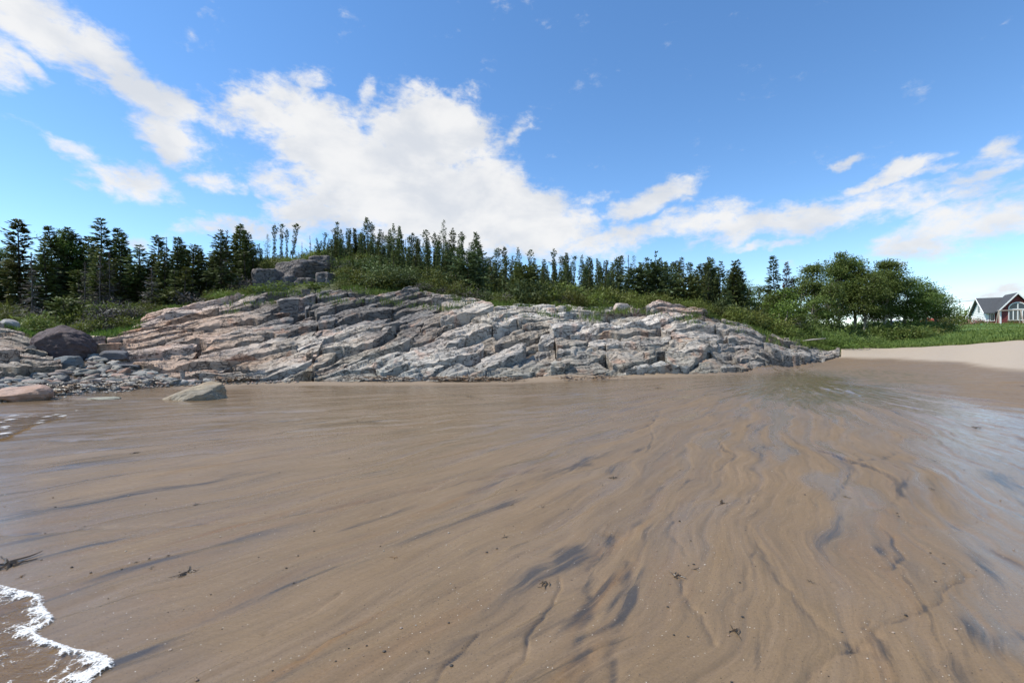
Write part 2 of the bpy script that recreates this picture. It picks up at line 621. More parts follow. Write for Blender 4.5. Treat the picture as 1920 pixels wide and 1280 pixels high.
def mat_rock(name, strike, bright=1.0, cracks=1.0):
    """bare gneiss: colour comes from the tint attribute, grain runs along the strike"""
    m, nt, p = new_mat(name)
    pos = N(nt, 'ShaderNodeNewGeometry').outputs['Position']
    q = mapping(nt, pos, (0, 0, 0), (0, 0, R(-strike)), (1, 1, 1))
    band = noise_n(nt, mapping(nt, q, (0, 0, 0), (0, R(0), 0), (0.9, 9, 6)), 1.0, 6, 0.62, 0.5)
    spk = noise_n(nt, pos, 38, 4, 0.7)
    mot = noise_n(nt, pos, 2.2, 6, 0.65)
    t = attr(nt, 'tint').outputs['Color']
    ra = N(nt, 'ShaderNodeObjectInfo').outputs['Random']
    def times(v):
        return mixc(nt, 1.0, t, v, 'MULTIPLY')
    c = mixc(nt, mapr(nt, band, 0.48, 0.68, 0, 0.8), t, times((0.55, 0.53, 0.52)))
    c = mixc(nt, mapr(nt, band, 0.45, 0.22, 0, 0.6), c, times((1.35, 1.32, 1.28)))
    c = mixc(nt, mapr(nt, mot, 0.55, 0.72, 0, 0.7), c, times((1.0, 0.80, 0.64)))
    c = mixc(nt, mapr(nt, mot, 0.44, 0.26, 0, 0.6), c, times((0.6, 0.62, 0.62)))
    # hairline cracks along and across the beds
    cr = noise_n(nt, mapping(nt, q, (4, 1, 2), (0, 0, 0), (0.55, 3.2, 2.4)), 1.0, 5, 0.6, 0.3)
    cr2 = noise_n(nt, mapping(nt, q, (9, 3, 2), (0, 0, 0), (1.6, 1.0, 1.2)), 1.0, 4, 0.55, 0.2)
    crack = mth(nt, 'MAXIMUM', mapr(nt, mth(nt, 'ABSOLUTE', mth(nt, 'SUBTRACT', cr, 0.5)), 0.014, 0.004, 0, 1), mapr(nt, mth(nt, 'ABSOLUTE', mth(nt, 'SUBTRACT', cr2, 0.53)), 0.008, 0.002, 0, 1))
    c = mixc(nt, mth(nt, 'MULTIPLY', crack, 0.8 * cracks), c, times((0.16, 0.15, 0.15)))
    c = mixc(nt, mapr(nt, spk, 0.46, 0.74, 0, 0.4), c, times((0.5, 0.49, 0.49)))
    hs = N(nt, 'ShaderNodeHueSaturation')
    setin(hs, 'Color', c)
    setin(hs, 'Value', mapr(nt, ra, 0, 1, 0.98 * bright, 1.42 * bright))
    setin(hs, 'Saturation', mapr(nt, ra, 1, 0, 0.75, 1.1))
    setin(p, 'Base Color', hs.outputs[0])
    p.inputs['Roughness'].default_value = 0.78
    p.inputs['Specular IOR Level'].default_value = 0.3
    b1 = bump(nt, p, band, 1.0, 0.10)
    b2 = bump(nt, p, spk, 0.7, 0.03, b1)
    bump(nt, p, mth(nt, 'SUBTRACT', 1.0, crack), 0.9 * cracks, 0.06, b2)
    return m


def mat_leaf(name, dark, light, trans=0.25, rough=0.55, vr=0.25, hr=0.014):
    m, nt, p = new_mat(name)
    out = [n for n in nt.nodes if n.type == 'OUTPUT_MATERIAL'][0]
    v = attr(nt, 'tint').outputs['Fac']
    ra = N(nt, 'ShaderNodeObjectInfo').outputs['Random']
    pos = N(nt, 'ShaderNodeNewGeometry').outputs['Position']
    cl = noise_n(nt, pos, 1.3, 3, 0.6)
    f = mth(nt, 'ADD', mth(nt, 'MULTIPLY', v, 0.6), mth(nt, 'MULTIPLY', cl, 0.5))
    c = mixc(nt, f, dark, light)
    hs = N(nt, 'ShaderNodeHueSaturation')
    setin(hs, 'Color', c)
    setin(hs, 'Hue', mapr(nt, ra, 0, 1, 0.497 - hr, 0.497 + hr))
    setin(hs, 'Value', mapr(nt, ra, 0, 1, 1 - vr, 1 + vr))
    setin(p, 'Base Color', hs.outputs[0])
    p.inputs['Roughness'].default_value = rough
    p.inputs['Specular IOR Level'].default_value = 0.25
    tr = N(nt, 'ShaderNodeBsdfTranslucent')
    setin(tr, 'Color', hs.outputs[0])
    mx = N(nt, 'ShaderNodeMixShader')
    mx.inputs[0].default_value = trans
    nt.links.new(p.outputs[0], mx.inputs[1])
    nt.links.new(tr.outputs[0], mx.inputs[2])
    nt.links.new(mx.outputs[0], out.inputs[0])
    return m


def mat_water(name, tint, rip_scale, strength, absorb=0.25):
    m, nt, p = new_mat(name)
    out = [n for n in nt.nodes if n.type == 'OUTPUT_MATERIAL'][0]
    nt.nodes.remove(p)
    pos = N(nt, 'ShaderNodeNewGeometry').outputs['Position']
    n1 = noise_n(nt, mapping(nt, pos, (0, 0, 0), (0, 0, R(-48)), (rip_scale, rip_scale * 2.6, rip_scale)), 1.0, 4, 0.6, 0.4)
    b = N(nt, 'ShaderNodeBump')
    b.inputs['Strength'].default_value = strength
    b.inputs['Distance'].default_value = 0.02
    setin(b, 'Height', n1)
    tr = N(nt, 'ShaderNodeBsdfTransparent')
    tr.inputs['Color'].default_value = (*tint, 1)
    gl = N(nt, 'ShaderNodeBsdfGlossy')
    gl.inputs['Roughness'].default_value = 0.06
    nt.links.new(b.outputs[0], gl.inputs['Normal'])
    fr = N(nt, 'ShaderNodeFresnel')
    fr.inputs['IOR'].default_value = 1.33
    nt.links.new(b.outputs[0], fr.inputs['Normal'])
    mx = N(nt, 'ShaderNodeMixShader')
    nt.links.new(fr.outputs[0], mx.inputs[0])
    nt.links.new(tr.outputs[0], mx.inputs[1])
    nt.links.new(gl.outputs[0], mx.inputs[2])
    nt.links.new(mx.outputs[0], out.inputs[0])
    return m


def mat_hill():
    m, nt, p = new_mat('hill_ground')
    pos = N(nt, 'ShaderNodeNewGeometry').outputs['Position']
    n = noise_n(nt, pos, 1.2, 6, 0.65)
    n2 = noise_n(nt, pos, 9, 5, 0.65)
    lawn = attr(nt, 'lawn').outputs['Fac']
    c = mixc(nt, n, (0.035, 0.045, 0.016), (0.085, 0.095, 0.03))
    c = mixc(nt, mapr(nt, n2, 0.5, 0.75, 0, 0.6), c, (0.11, 0.085, 0.05))
    g = mixc(nt, n, (0.065, 0.125, 0.022), (0.115, 0.185, 0.04))
    c = mixc(nt, lawn, c, g)
    setin(p, 'Base Color', c)
    p.inputs['Roughness'].default_value = 0.9
    bump(nt, p, n2, 0.8, 0.08)
    return m


SAND = mat_sand()
HILL = mat_hill()
ROCK = mat_rock('gneiss', 40)
ROCK2 = mat_rock('ledge_gneiss', 12)
ROCK3 = mat_rock('blocky_gneiss', 30)

# ------------------------------------------------------------------ beach and hillside: one graded sheet
SRC = (10.5, 17.0)      # where the brook comes out of the gully and fans out over the sand


def gpt(px, py):
    """photo pixel on the flat sand -> plan position (used for marks on the sand)"""
    x, y, z = ground_hit(px, py)
    return x, y


# marks on the sand: centre px, half length (m) along the flow, half width (m), strength
DARK = [(1085, 872, .75, .11, 1.0), (1190, 845, .5, .06, .5), (1065, 1035, .22, .13, 1.0), (1000, 1070, .25, .08, .6), (1105, 1130, .45, .030, 1.1), (1168, 1110, .36, .026, .95),
        (1095, 1230, .25, .035, .8), (1145, 1225, .25, .03, .6), (1855, 1192, .20, .09, 1.0), (1655, 1210, .16, .05, .9), (1880, 900, .6, .16, .9), (210, 935, 1.5, .10, .75), (60, 965, 1.2, .10, .6),
        (700, 975, .5, .035, .8), (1652, 1035, .10, .05, .9), (1850, 1060, .35, .06, .7), (960, 895, .7, .04, .5), (420, 870, 1.0, .05, .4),
        (1600, 880, .35, .05, .6), (1330, 800, .6, .06, .6), (480, 1000, 1.2, .03, .4), (560, 1090, .5, .02, .6), (230, 1240, .3, .05, .6),
        (1420, 1230, .2, .02, .6), (780, 1090, .5, .02, .5), (1800, 1260, .2, .06, .7), (1290, 905, .3, .05, .35)]
ORNG = [(480, 977, .9, .025, 1.0), (1150, 1020, .3, .05, .9), (1135, 1110, .5, .04, .9), (600, 1215, .5, .03, .8), (300, 1000, 1.0, .04, .5), (1080, 1260, .4, .07, .6),
        (860, 935, .8, .03, .5), (1640, 1230, .3, .07, .5), (500, 860, 1.5, .05, .35), (760, 800, 2.0, .12, .4), (1210, 980, .3, .03, .6)]
CHAN = [[(1700, 742), (1830, 780), (1905, 850), (1935, 960), (1960, 1080), (1990, 1200)]]
# rills and little scarps: photo polyline, half width (m), darkness, depth (m)
RILL = [([(1150, 1005), (1118, 1060), (1100, 1150), (1078, 1290)], .050, .85, .010), ([(1175, 1050), (1172, 1130), (1160, 1200), (1140, 1290)], .040, .7, .008), ([(1052, 1085), (1025, 1150), (985, 1215), (930, 1290)], .010, .75, .010),
        ([(1240, 905), (1215, 960), (1180, 1005), (1150, 1010)], .05, .35, .010), ([(1680, 845), (1655, 862), (1598, 868), (1590, 895), (1560, 935)], .05, .55, .012), ([(1425, 810), (1440, 850), (1400, 885), (1425, 920), (1400, 945)], .05, .3, .010),
        ([(1300, 935), (1262, 960), (1258, 1000), (1290, 1040)], .02, .5, .006), ([(1400, 985), (1440, 1060), (1490, 1130), (1560, 1190), (1640, 1225)], .025, .45, .008), ([(1815, 1078), (1780, 1110), (1720, 1150), (1560, 1225), (1490, 1290)], .014, .7, .012),
        ([(1340, 1210), (1322, 1175), (1290, 1120), (1282, 1085)], .02, .6, .008), ([(1385, 1130), (1400, 1080), (1420, 1020)], .015, .5, .006), ([(1680, 1010), (1682, 1045), (1660, 1068)], .014, .8, .012), ([(1640, 1165), (1618, 1178), (1640, 1185), (1660, 1170)], .008, .8, .006),
        ([(0, 872), (200, 850), (420, 832), (700, 812)], .035, .30, .012), ([(90, 825), (200, 822), (400, 800), (560, 786)], .03, .55, .014), ([(130, 790), (330, 778), (620, 770)], .03, .5, .012), ([(0, 1000), (220, 990), (480, 975), (640, 955), (880, 905), (1100, 868)], .03, .45, .012),
        ([(500, 1190), (560, 1160), (640, 1110)], .012, .6, .008), ([(800, 1290), (850, 1240), (900, 1190)], .010, .6, .008), ([(1240, 770), (1225, 790), (1160, 815), (1100, 830)], .03, .5, .014), ([(780, 1140), (700, 1160), (560, 1235)], .015, .35, .006),
        ([(1850, 960), (1800, 990), (1720, 985), (1640, 950)], .05, .25, .010), ([(1920, 1180), (1850, 1200), (1780, 1240), (1700, 1290)], .06, .5, .008)]
RILLP = [([gpt(*p) for p in r[0]],) + r[1:] for r in RILL]
CHANP = [[gpt(*p) for p in c] for c in CHAN]


def seg_dist(x, y, pts):
    best = np.full(x.shape, 1e9)
    for (ax, ay), (bx, by) in zip(pts[:-1], pts[1:]):
        dx, dy = bx - ax, by - ay
        t = np.clip(((x - ax) * dx + (y - ay) * dy) / (dx * dx + dy * dy + 1e-9), 0, 1)
        best = np.minimum(best, np.hypot(x - ax - t * dx, y - ay - t * dy))
    return best


def shore_s(x, y):
    """distance up the beach from the water's edge, with the lobes of the last wash"""
    return (x + 1.08 * y + 0.2) / 1.47 - 0.26 * np.exp(-((y - 2.0) / 0.8) ** 2) - 0.92 * np.exp(-((y - 10.4) / 1.9) ** 2) + 0.26 * np.exp(-((y - 5.7) / 1.7) ** 2) + 0.20 * sst(2.6, 3.05, y) * sst(8, 6, y) + (0.055 * np.sin(y * 10.5 + 0.9) + 0.035 * np.sin(y * 23.0 + 2.0 + 2 * x)) * sst(3.6, 2.8, y) + 0.05 * fbm(x * 2.2, y * 2.2, 2, 92) + 0.12 * fbm(x * 0.35, y * 0.35, 3, 91)


def sand_fields(x, y):
    dx, dy = x - SRC[0], y - SRC[1]
    rho = np.hypot(dx, dy)
    phi = np.arctan2(-dx, -dy)            # 0 = straight towards the viewer, + = to the left
    right = sst(-1.5, 3.0, x - 0.25 * y + 0.6)
    wamp = 0.012 + 0.014 * right
    ph = phi + wamp * fbm(x * 0.33, y * 0.33, 3, 11) + (0.003 + 0.003 * right) * fbm(x * 1.4, y * 1.4, 3, 12)
    s1 = fbm(ph * 34, rho * 0.30, 4, 21)
    s2 = fbm(ph * 95, rho * 0.75, 4, 22)
    s3 = fbm(ph * 260, rho * 1.6, 3, 23)
    near = sst(20, 11, rho * 0 + y)       # marks fade out towards the rocks
    c1 = np.abs(perlin(ph * 19 + 3, rho * 0.2, 31))
    c2 = np.abs(perlin(ph * 44 + 8, rho * 0.36, 32))
    ch = sst(0.16, 0.0, c1) + 0.5 * sst(0.13, 0.0, c2)
    saw_c = ph * 11 + 0.9 * perlin(ph * 6, rho * 0.25, 41)
    saw = (saw_c - np.floor(saw_c))
    sawh = np.where(saw < 0.94, saw / 0.94, (1 - saw) / 0.06)
    gate = sst(0.05, 0.35, perlin(ph * 8 + 3, rho * 0.33, 43))
    sawc2 = ph * 27 + 0.8 * perlin(ph * 13, rho * 0.5, 45)
    saw2 = sawc2 - np.floor(sawc2)
    sawh2 = np.where(saw2 < 0.95, saw2 / 0.95, (1 - saw2) / 0.05)
    gate2 = sst(0.0, 0.3, perlin(ph * 21 + 9, rho * 0.7, 46))
    cd = seg_dist(x, y, CHANP[0])
    cw = (0.22 + 0.055 * np.clip(y, 0, 8)) + 0.15 * fbm(x * 0.6, y * 0.6, 2, 51)
    channel = sst(cw * 1.5, cw * 0.4, cd)
    z = near * (-0.010 * ch + 0.028 * sawh * gate + 0.012 * sawh2 * gate2 + 0.006 * s2 + 0.0025 * s3 + 0.012 * s1)
    z = z - 0.020 * channel + 0.03 * fbm(x * 0.16, y * 0.16, 2, 61) * sst(3, 8, y)
    mark = np.zeros(x.shape)
    orange = np.zeros(x.shape)
    for lst, tgt in ((DARK, mark), (ORNG, orange)):
        for (px, py, hl, hw, st) in lst:
            cx, cy = gpt(px, py)
            fx, fy = SRC[0] - cx, SRC[1] - cy
            n = math.hypot(fx, fy)
            fx, fy = fx / n, fy / n
            m = (np.abs(x - cx) < hl * 2.5) & (np.abs(y - cy) < hl * 2.5)
            if not m.any():
                continue
            u = (x[m] - cx) * fx + (y[m] - cy) * fy
            w = -(x[m] - cx) * fy + (y[m] - cy) * fx
            w = w + hw * 0.9 * fbm(u * 2.2, w * 0 + px * .1, 2, 71)
            e = np.exp(-(u / hl) ** 2 * 1.2 - (w / hw) ** 2 * 1.2)
            tgt[m] = np.maximum(tgt[m], st * e * (0.75 + 0.6 * np.clip(s2[m] + 0.8 * s3[m], -1, 1)))
    for (pts, hw, dk, dep) in RILLP:
        xs_, ys_ = [p[0] for p in pts], [p[1] for p in pts]
        m = (x > min(xs_) - .8) & (x < max(xs_) + .8) & (y > min(ys_) - .8) & (y < max(ys_) + .8)
        if not m.any():
            continue
        xm, ym = x[m], y[m]
        wob = .05 * fbm(xm * 3.1, ym * 3.1, 3, 77)
        dd = seg_dist(xm + wob, ym - wob * .6, pts) / (hw * (0.7 + 0.6 * np.abs(fbm(xm * 2, ym * 2, 2, 78))))
        e = np.exp(-dd ** 2)
        mark[m] = np.maximum(mark[m], dk * e * (0.65 + 0.7 * np.clip(s3[m] + s2[m], -.6, .8)))
        z[m] -= dep * np.exp(-(dd / 1.6) ** 2)
    dark = np.clip(mark + near * 0.30 * sst(0.34, 0.66, s2 + 0.25 * s1) + 0.25 * near * ch * sst(0.1, 0.5, s3 + s2), 0, 1)
    # thin dark line at the foot of each little scarp
    dark = np.clip(dark + near * 0.5 * gate * sst(0.935, 0.97, saw) + near * .35 * gate2 * sst(0.93, 0.97, saw2), 0, 1)
    orange = np.clip(orange + 0.30 * near * sst(0.2, 0.6, s1 - 0.5 * s2), 0, 1)
    px = px_of(x, y)
    # dry sand: the upper beach to the right and the strip along the foot of the rocks
    zl = land(x, y)
    dry = sst(0.50, 0.66, zl + 0.05 * fbm(x * 0.8, y * 0.8, 3, 81)) * sst(1400, 1500, px)
    rl = rock_line(np.clip(px, 165, 1580))
    strip = sst(2.4, 0.6, rl - y + 0.5 * fbm(x * .5, y * .5, 2, 83)) * sst(240, 420, px) * sst(1480, 1200, px)
    dry = np.clip(dry + 0.30 * strip, 0, 1)
    pool = np.exp(-(((px - 1560) / 170.0) ** 2)) * sst(9.0, 12.5, y) * sst(21.5, 17, y)
    algae = np.clip(pool * 1.9 * sst(-0.12, 0.22, fbm(ph * 60, rho * 1.3, 4, 85)), 0, 1) * sst(0.42, 0.3, zl)
    wet = np.clip(0.42 + 0.55 * s1 + 0.3 * ch + 0.9 * channel + 0.7 * pool - 0.30 * right + 0.35 * sst(4, 9, y) * (1 - right) + 1.1 * right * sst(0.05, 0.4, fbm(ph * 20 + 5, rho * 0.40, 4, 24)) * sst(3.0, 5.0, y) + 0.3 * sst(3.0, 6.0, x - 0.1 * y) * sst(3.0, 5.5, y), 0, 1)
    wet = np.where(shore_s(x, y) < 1.0, np.maximum(wet, sst(1.0, 0.3, shore_s(x, y))), wet)
    wet = wet * (1 - np.clip(dry * 2, 0, 1)) * (1 - 0.8 * strip)
    damp = sst(0.19, 0.27, zl + 0.03 * fbm(x * 0.5, y * 0.5, 2, 84)) * sst(1450, 1600, px)
    wet = wet * (1 - 0.75 * damp)
    streak = np.clip(0.5 + 0.42 * s1 + 0.36 * s2 + 0.12 * s3, 0, 1) * near + 0.5 * (1 - near)
    grit = np.clip(0.5 + 1.1 * fbm(ph * 30, rho * 0.6, 3, 87), 0, 1.2) * near
    return dict(z=z, dark=dark, orange=orange, dry=dry, wet=wet, streak=streak, algae=algae, grit=grit, channel=channel, pool=pool, flow=np.stack([ph, rho, 0 * ph], -1))


def in_rock(x, y):
    px = px_of(x, y)
    return (y > rock_line(px)) & (y < veg_line(px) + 0.4) & (px > 165) & (px < 1575)


def in_ledge(x, y):
    px = px_of(x, y)
    back = np.interp(px, [-400, 0, 40, 80, 118], [21.5, 20.6, 19.6, 18.2, 15.4])
    front = np.interp(px, [-400, 0, 70, 118], [12.6, 13.2, 14.4, 15.2])
    return (px > -400) & (px < 118) & (y > front) & (y < back)


def build_ground():
    rr = [0.4]
    while rr[-1] < 1.6:
        rr.append(rr[-1] * 1.05)
    while rr[-1] < 20:
        rr.append(rr[-1] * 1.0056)
    while rr[-1] < 60:
        rr.append(rr[-1] * 1.016)
    while rr[-1] < 1500:
        rr.append(rr[-1] * 1.07)
    rr = np.array(rr)
    th = np.concatenate([np.arange(-180, -58, 4.0), np.arange(-58, 58, 0.165), np.arange(58, 180, 4.0)])
    th = np.radians(th)
    A, B = np.meshgrid(th, rr)
    x, y = (np.sin(A) * B), (np.cos(A) * B)
    nr, nth = x.shape
    xf, yf = x.ravel(), y.ravel()
    z = land(xf, yf)
    px = px_of(xf, yf)
    front = (yf > 0.3)
    sand_m = front & (yf < veg_line(px) + 1.5) & (np.abs(np.arctan2(xf, yf)) < R(62))
    names = ('dark', 'orange', 'dry', 'wet', 'streak', 'algae', 'grit')
    at = {k: np.zeros(xf.shape) for k in names}
    at['wet'][:] = 0.5
    at['streak'][:] = 0.5
    f = sand_fields(xf[sand_m], yf[sand_m])
    for k in names:
        at[k][sand_m] = f[k]
    at['flow'] = np.zeros((len(xf), 3))
    at['flow'][sand_m] = f['flow']
    fade = sst(24, 17, yf[sand_m])
    z[sand_m] += f['z'] * np.maximum(fade, 0.15)
    rk = in_rock(xf, yf) | in_ledge(xf, yf)
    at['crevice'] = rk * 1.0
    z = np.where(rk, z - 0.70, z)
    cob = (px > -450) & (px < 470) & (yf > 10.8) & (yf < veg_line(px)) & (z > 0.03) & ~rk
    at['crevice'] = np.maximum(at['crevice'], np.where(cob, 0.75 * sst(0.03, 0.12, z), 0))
    at['lawn'] = sst(1540, 1640, px) * (yf > 0)
    V = np.stack([xf, yf, z], 1)
    V = np.concatenate([V, [[0, 0, float(land(np.array([0.0]), np.array([0.01]))[0])]]])
    for k in at:
        at[k] = np.concatenate([at[k], at[k][:1]])
    i = np.arange(nr - 1)[:, None] * nth + np.arange(nth)[None, :]
    j = np.arange(nr - 1)[:, None] * nth + (np.arange(nth)[None, :] + 1) % nth
    Q = np.stack([i, j, j + nth, i + nth], -1).reshape(-1, 4)[:, ::-1]
    T = np.stack([np.arange(nth), (np.arange(nth) + 1) % nth, np.full(nth, len(V) - 1)], 1)
    cen = V[Q].mean(1)
    cpx = px_of(cen[:, 0], cen[:, 1])
    hill = (cen[:, 1] > 1.0) & (cen[:, 1] > veg_line(cpx)) & (cpx > -3000) & (cpx < 5000)

    def sub(mask, name, mat, withT):
        q = Q[mask]
        idx = q.ravel()
        if withT:
            idx = np.concatenate([idx, T.ravel()])
        u, inv = np.unique(idx, return_inverse=True)
        qq = inv[:q.size].reshape(-1, 4)
        tt = inv[q.size:].reshape(-1, 3) if withT else None
        o = obj(name, mesh_np(name, V[u], qq, tt, True, {k: a[u] for k, a in at.items()}), mat)
        o['kind'] = 'structure'
        return o
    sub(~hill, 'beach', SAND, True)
    sub(hill, 'hillside', HILL, False)


build_ground()


# ------------------------------------------------------------------ water: the brook over the sand and the edge of the sea
SEAW = mat_water('sea_water', (0.95, 0.93, 0.885), 5.0, 0.55)


def sheet(name, x0, x1, y0, y1, step, zf, keep, mat, grow=1.0):
    xs = np.arange(x0, x1, step)
    ys = [y0]
    while ys[-1] < y1:
        ys.append(ys[-1] + step * grow ** (len(ys) * 0))
    X, Y = np.meshgrid(xs, np.array(ys))
    nr, nc = X.shape
    xf, yf = X.ravel(), Y.ravel()
    k = keep(xf, yf)
    i = (np.arange(nr - 1)[:, None] * nc + np.arange(nc - 1)[None, :])
    Q = np.stack([i, i + 1, i + nc + 1, i + nc], -1).reshape(-1, 4)
    Q = Q[k[Q].all(1)]
    u, inv = np.unique(Q.ravel(), return_inverse=True)
    V = np.stack([xf[u], yf[u], zf(xf[u], yf[u])], 1)
    o = obj(name, mesh_np(name, V, inv.reshape(-1, 4), None, True), mat)
    o['kind'] = 'structure'
    return o


def sea_keep(x, y):
    return shore_s(x, y) < 0.10


def sea_z(x, y):
    return np.maximum(-0.006, plane(x, y) + 0.016)


sheet('sea_edge', -14, 0, 0.6, 12.4, 0.05, sea_z, lambda x, y: sea_keep(x, y) & (x > -13.95) & ~(y < 0.7) & ((land(x, y) < 0.02)), SEAW)
me = mesh_np('sea', np.array([(-900, -700, -.05), (-14, -700, -.05), (-14, 12.4, -.05), (-14, 40, -.05), (-900, 700, -.05)]), None, [(0, 1, 2), (0, 2, 3), (0, 3, 4)])
tag(obj('sea', me, SEAW), kind='structure')

# foam: a raised lacy skin along the wash edge, and flakes drifting on the shallow water
FOAM, nt_, p_ = new_mat('foam')
pos_ = N(nt_, 'ShaderNodeNewGeometry').outputs['Position']
vo_ = N(nt_, 'ShaderNodeTexVoronoi', feature='DISTANCE_TO_EDGE')
setin(vo_, 'Vector', pos_)
vo_.inputs['Scale'].default_value = 62
vb_ = N(nt_, 'ShaderNodeTexVoronoi', feature='DISTANCE_TO_EDGE')
setin(vb_, 'Vector', pos_)
vb_.inputs['Scale'].default_value = 24
nf_ = noise_n(nt_, pos_, 90, 4, 0.65)
web_ = mth(nt_, 'ADD', mapr(nt_, vo_.outputs['Distance'], 0.0, 0.16, 0.34, -0.10), mapr(nt_, vb_.outputs['Distance'], 0.0, 0.12, 0.30, -0.16))
al_ = mapr(nt_, mth(nt_, 'ADD', mth(nt_, 'ADD', attr(nt_, 'dens').outputs['Fac'], web_), mth(nt_, 'MULTIPLY', mth(nt_, 'SUBTRACT', nf_, 0.5), 0.8)), 0.05, 0.75, 0.0, 0.95, True)
setin(p_, 'Base Color', mixc(nt_, nf_, (0.55, 0.54, 0.50), (0.84, 0.84, 0.82)))
p_.inputs['Roughness'].default_value = 0.45
setin(p_, 'Alpha', al_)
bump(nt_, p_, web_, 0.5, 0.01)


def foam_patch(name, x0, x1, y0, y1, step, dens, zf, hgt, label):
    xs, ys = np.arange(x0, x1, step), np.arange(y0, y1, step)
    X, Y = np.meshgrid(xs, ys)
    nr, nc = X.shape
    xf, yf = X.ravel(), Y.ravel()
    dn = dens(xf, yf)
    i = (np.arange(nr - 1)[:, None] * nc + np.arange(nc - 1)[None, :])
    Q = np.stack([i, i + 1, i + nc + 1, i + nc], -1).reshape(-1, 4)
    Q = Q[dn[Q].mean(1) > -0.25]
    u, inv = np.unique(Q.ravel(), return_inverse=True)
    z = zf(xf[u], yf[u]) + 0.001 + hgt * np.clip(dn[u] * 2 + .3, 0, 1)
    o = obj(name, mesh_np(name, np.stack([xf[u], yf[u], z], 1), inv.reshape(-1, 4), None, True, {'dens': dn[u]}), FOAM)
    return tag(o, label, 'foam', kind='stuff')


def wash_dens(x, y):
    s = shore_s(x, y)
    edge = sst(0.125, 0.09, s) * sst(-0.03, 0.075, s)
    inner = (0.10 - 1.6 * np.abs(fbm(x * 5, y * 5, 3, 5))) * (s < 0.09)
    old = 0.45 * sst(0.12, 0.0, np.abs(s + 0.30 + 0.1 * fbm(x * 3, y * 3, 2, 66)))
    return np.where(s > 0.13, -1.0, 0.85 * edge + inner + old - 0.08 + 0.25 * perlin(x * 26, y * 26, 8))


foam_patch('wash_foam', -4.2, -1.2, 1.6, 3.6, 0.008, wash_dens, sea_z, 0.006, 'lacy white foam along the scalloped wash edge near the bottom corner')


def flake_dens(x, y):
    s = shore_s(x, y)
    d1, d2, k, cu, cw = worley(x * 3.2, y * 3.2, 33)
    r = 0.10 + 0.28 * _h(k // 20000, k % 20000, 4)
    on = _h(k // 20000, k % 20000, 6) < 0.8
    fl = np.where(on, r - d1 + 0.08 * perlin(x * 14, y * 14, 9), -1)
    return np.where((s < 0.10), fl * 3.0 - .05, -1)


foam_patch('drifting_foam', -13.5, -7.2, 6.6, 11.6, 0.028, flake_dens, sea_z, 0.008, 'scattered white foam flakes on the shallow water below the cobbles')

# ------------------------------------------------------------------ bedrock: slabs of gneiss, each its own piece


def rock_tint(x, y, z, rnd):
    """colour the stone itself has: pink gneiss, grey-green foot, pale crest, dark lichened crags"""
    px = px_of(x, y)
    dep = (y - rock_line(np.clip(px, 165, 1580))) / 10.0
    n = fbm(x * 0.35, y * 0.35, 3, 101)
    n2 = fbm(x * 1.1, y * 1.1, 3, 102)
    c = np.ones((len(x), 3)) * np.array((0.40, 0.355, 0.305))

    def blend(w, col):
        w = np.clip(w, 0, 1)[:, None]
        c[:] = c * (1 - w) + np.array(col) * w
    blend(0.85 * sst(560, 330, px) + 0.5 * sst(0.15, 0.5, n), (0.46, 0.35, 0.275))
    blend(0.8 * sst(0.35, 0.0, dep + 0.25 * n) * sst(300, 420, px), (0.30, 0.295, 0.262))
    blend(0.85 * sst(0.45, 0.75, dep + 0.3 * n) * sst(800, 930, px) * sst(1300, 1180, px), (0.56, 0.52, 0.46))
    blend(0.95 * sst(0.42, 0.62, dep + 0.3 * n) * sst(450, 520, px) * sst(880, 760, px), (0.19, 0.175, 0.165))
    blend(0.75 * sst(1180, 1220, px) * sst(1360, 1320, px) * sst(0.55, 0.75, dep + 0.2 * n2), (0.33, 0.225, 0.17))
    blend(0.65 * sst(1290, 1400, px + 40 * n2), (0.25, 0.225, 0.20))
    blend(0.55 * sst(0.3, 0.55, n2 + 0.35 * (rnd - 0.5)), (0.40, 0.23, 0.15))
    blend(0.6 * sst(0.28, 0.5, -n2), (0.22, 0.22, 0.215))
    blend(0.75 * sst(0.22, 0.0, dep + 0.1 * n2) * sst(0.1, 0.5, n + n2), (0.12, 0.105, 0.075))
    cool = sst(430, 620, px)[:, None]
    return c * (np.array((0.86, 0.79, 0.715)) * (1 - cool) + np.array((0.88, 0.855, 0.80)) * cool) * (0.80 + 0.4 * rnd)[:, None]


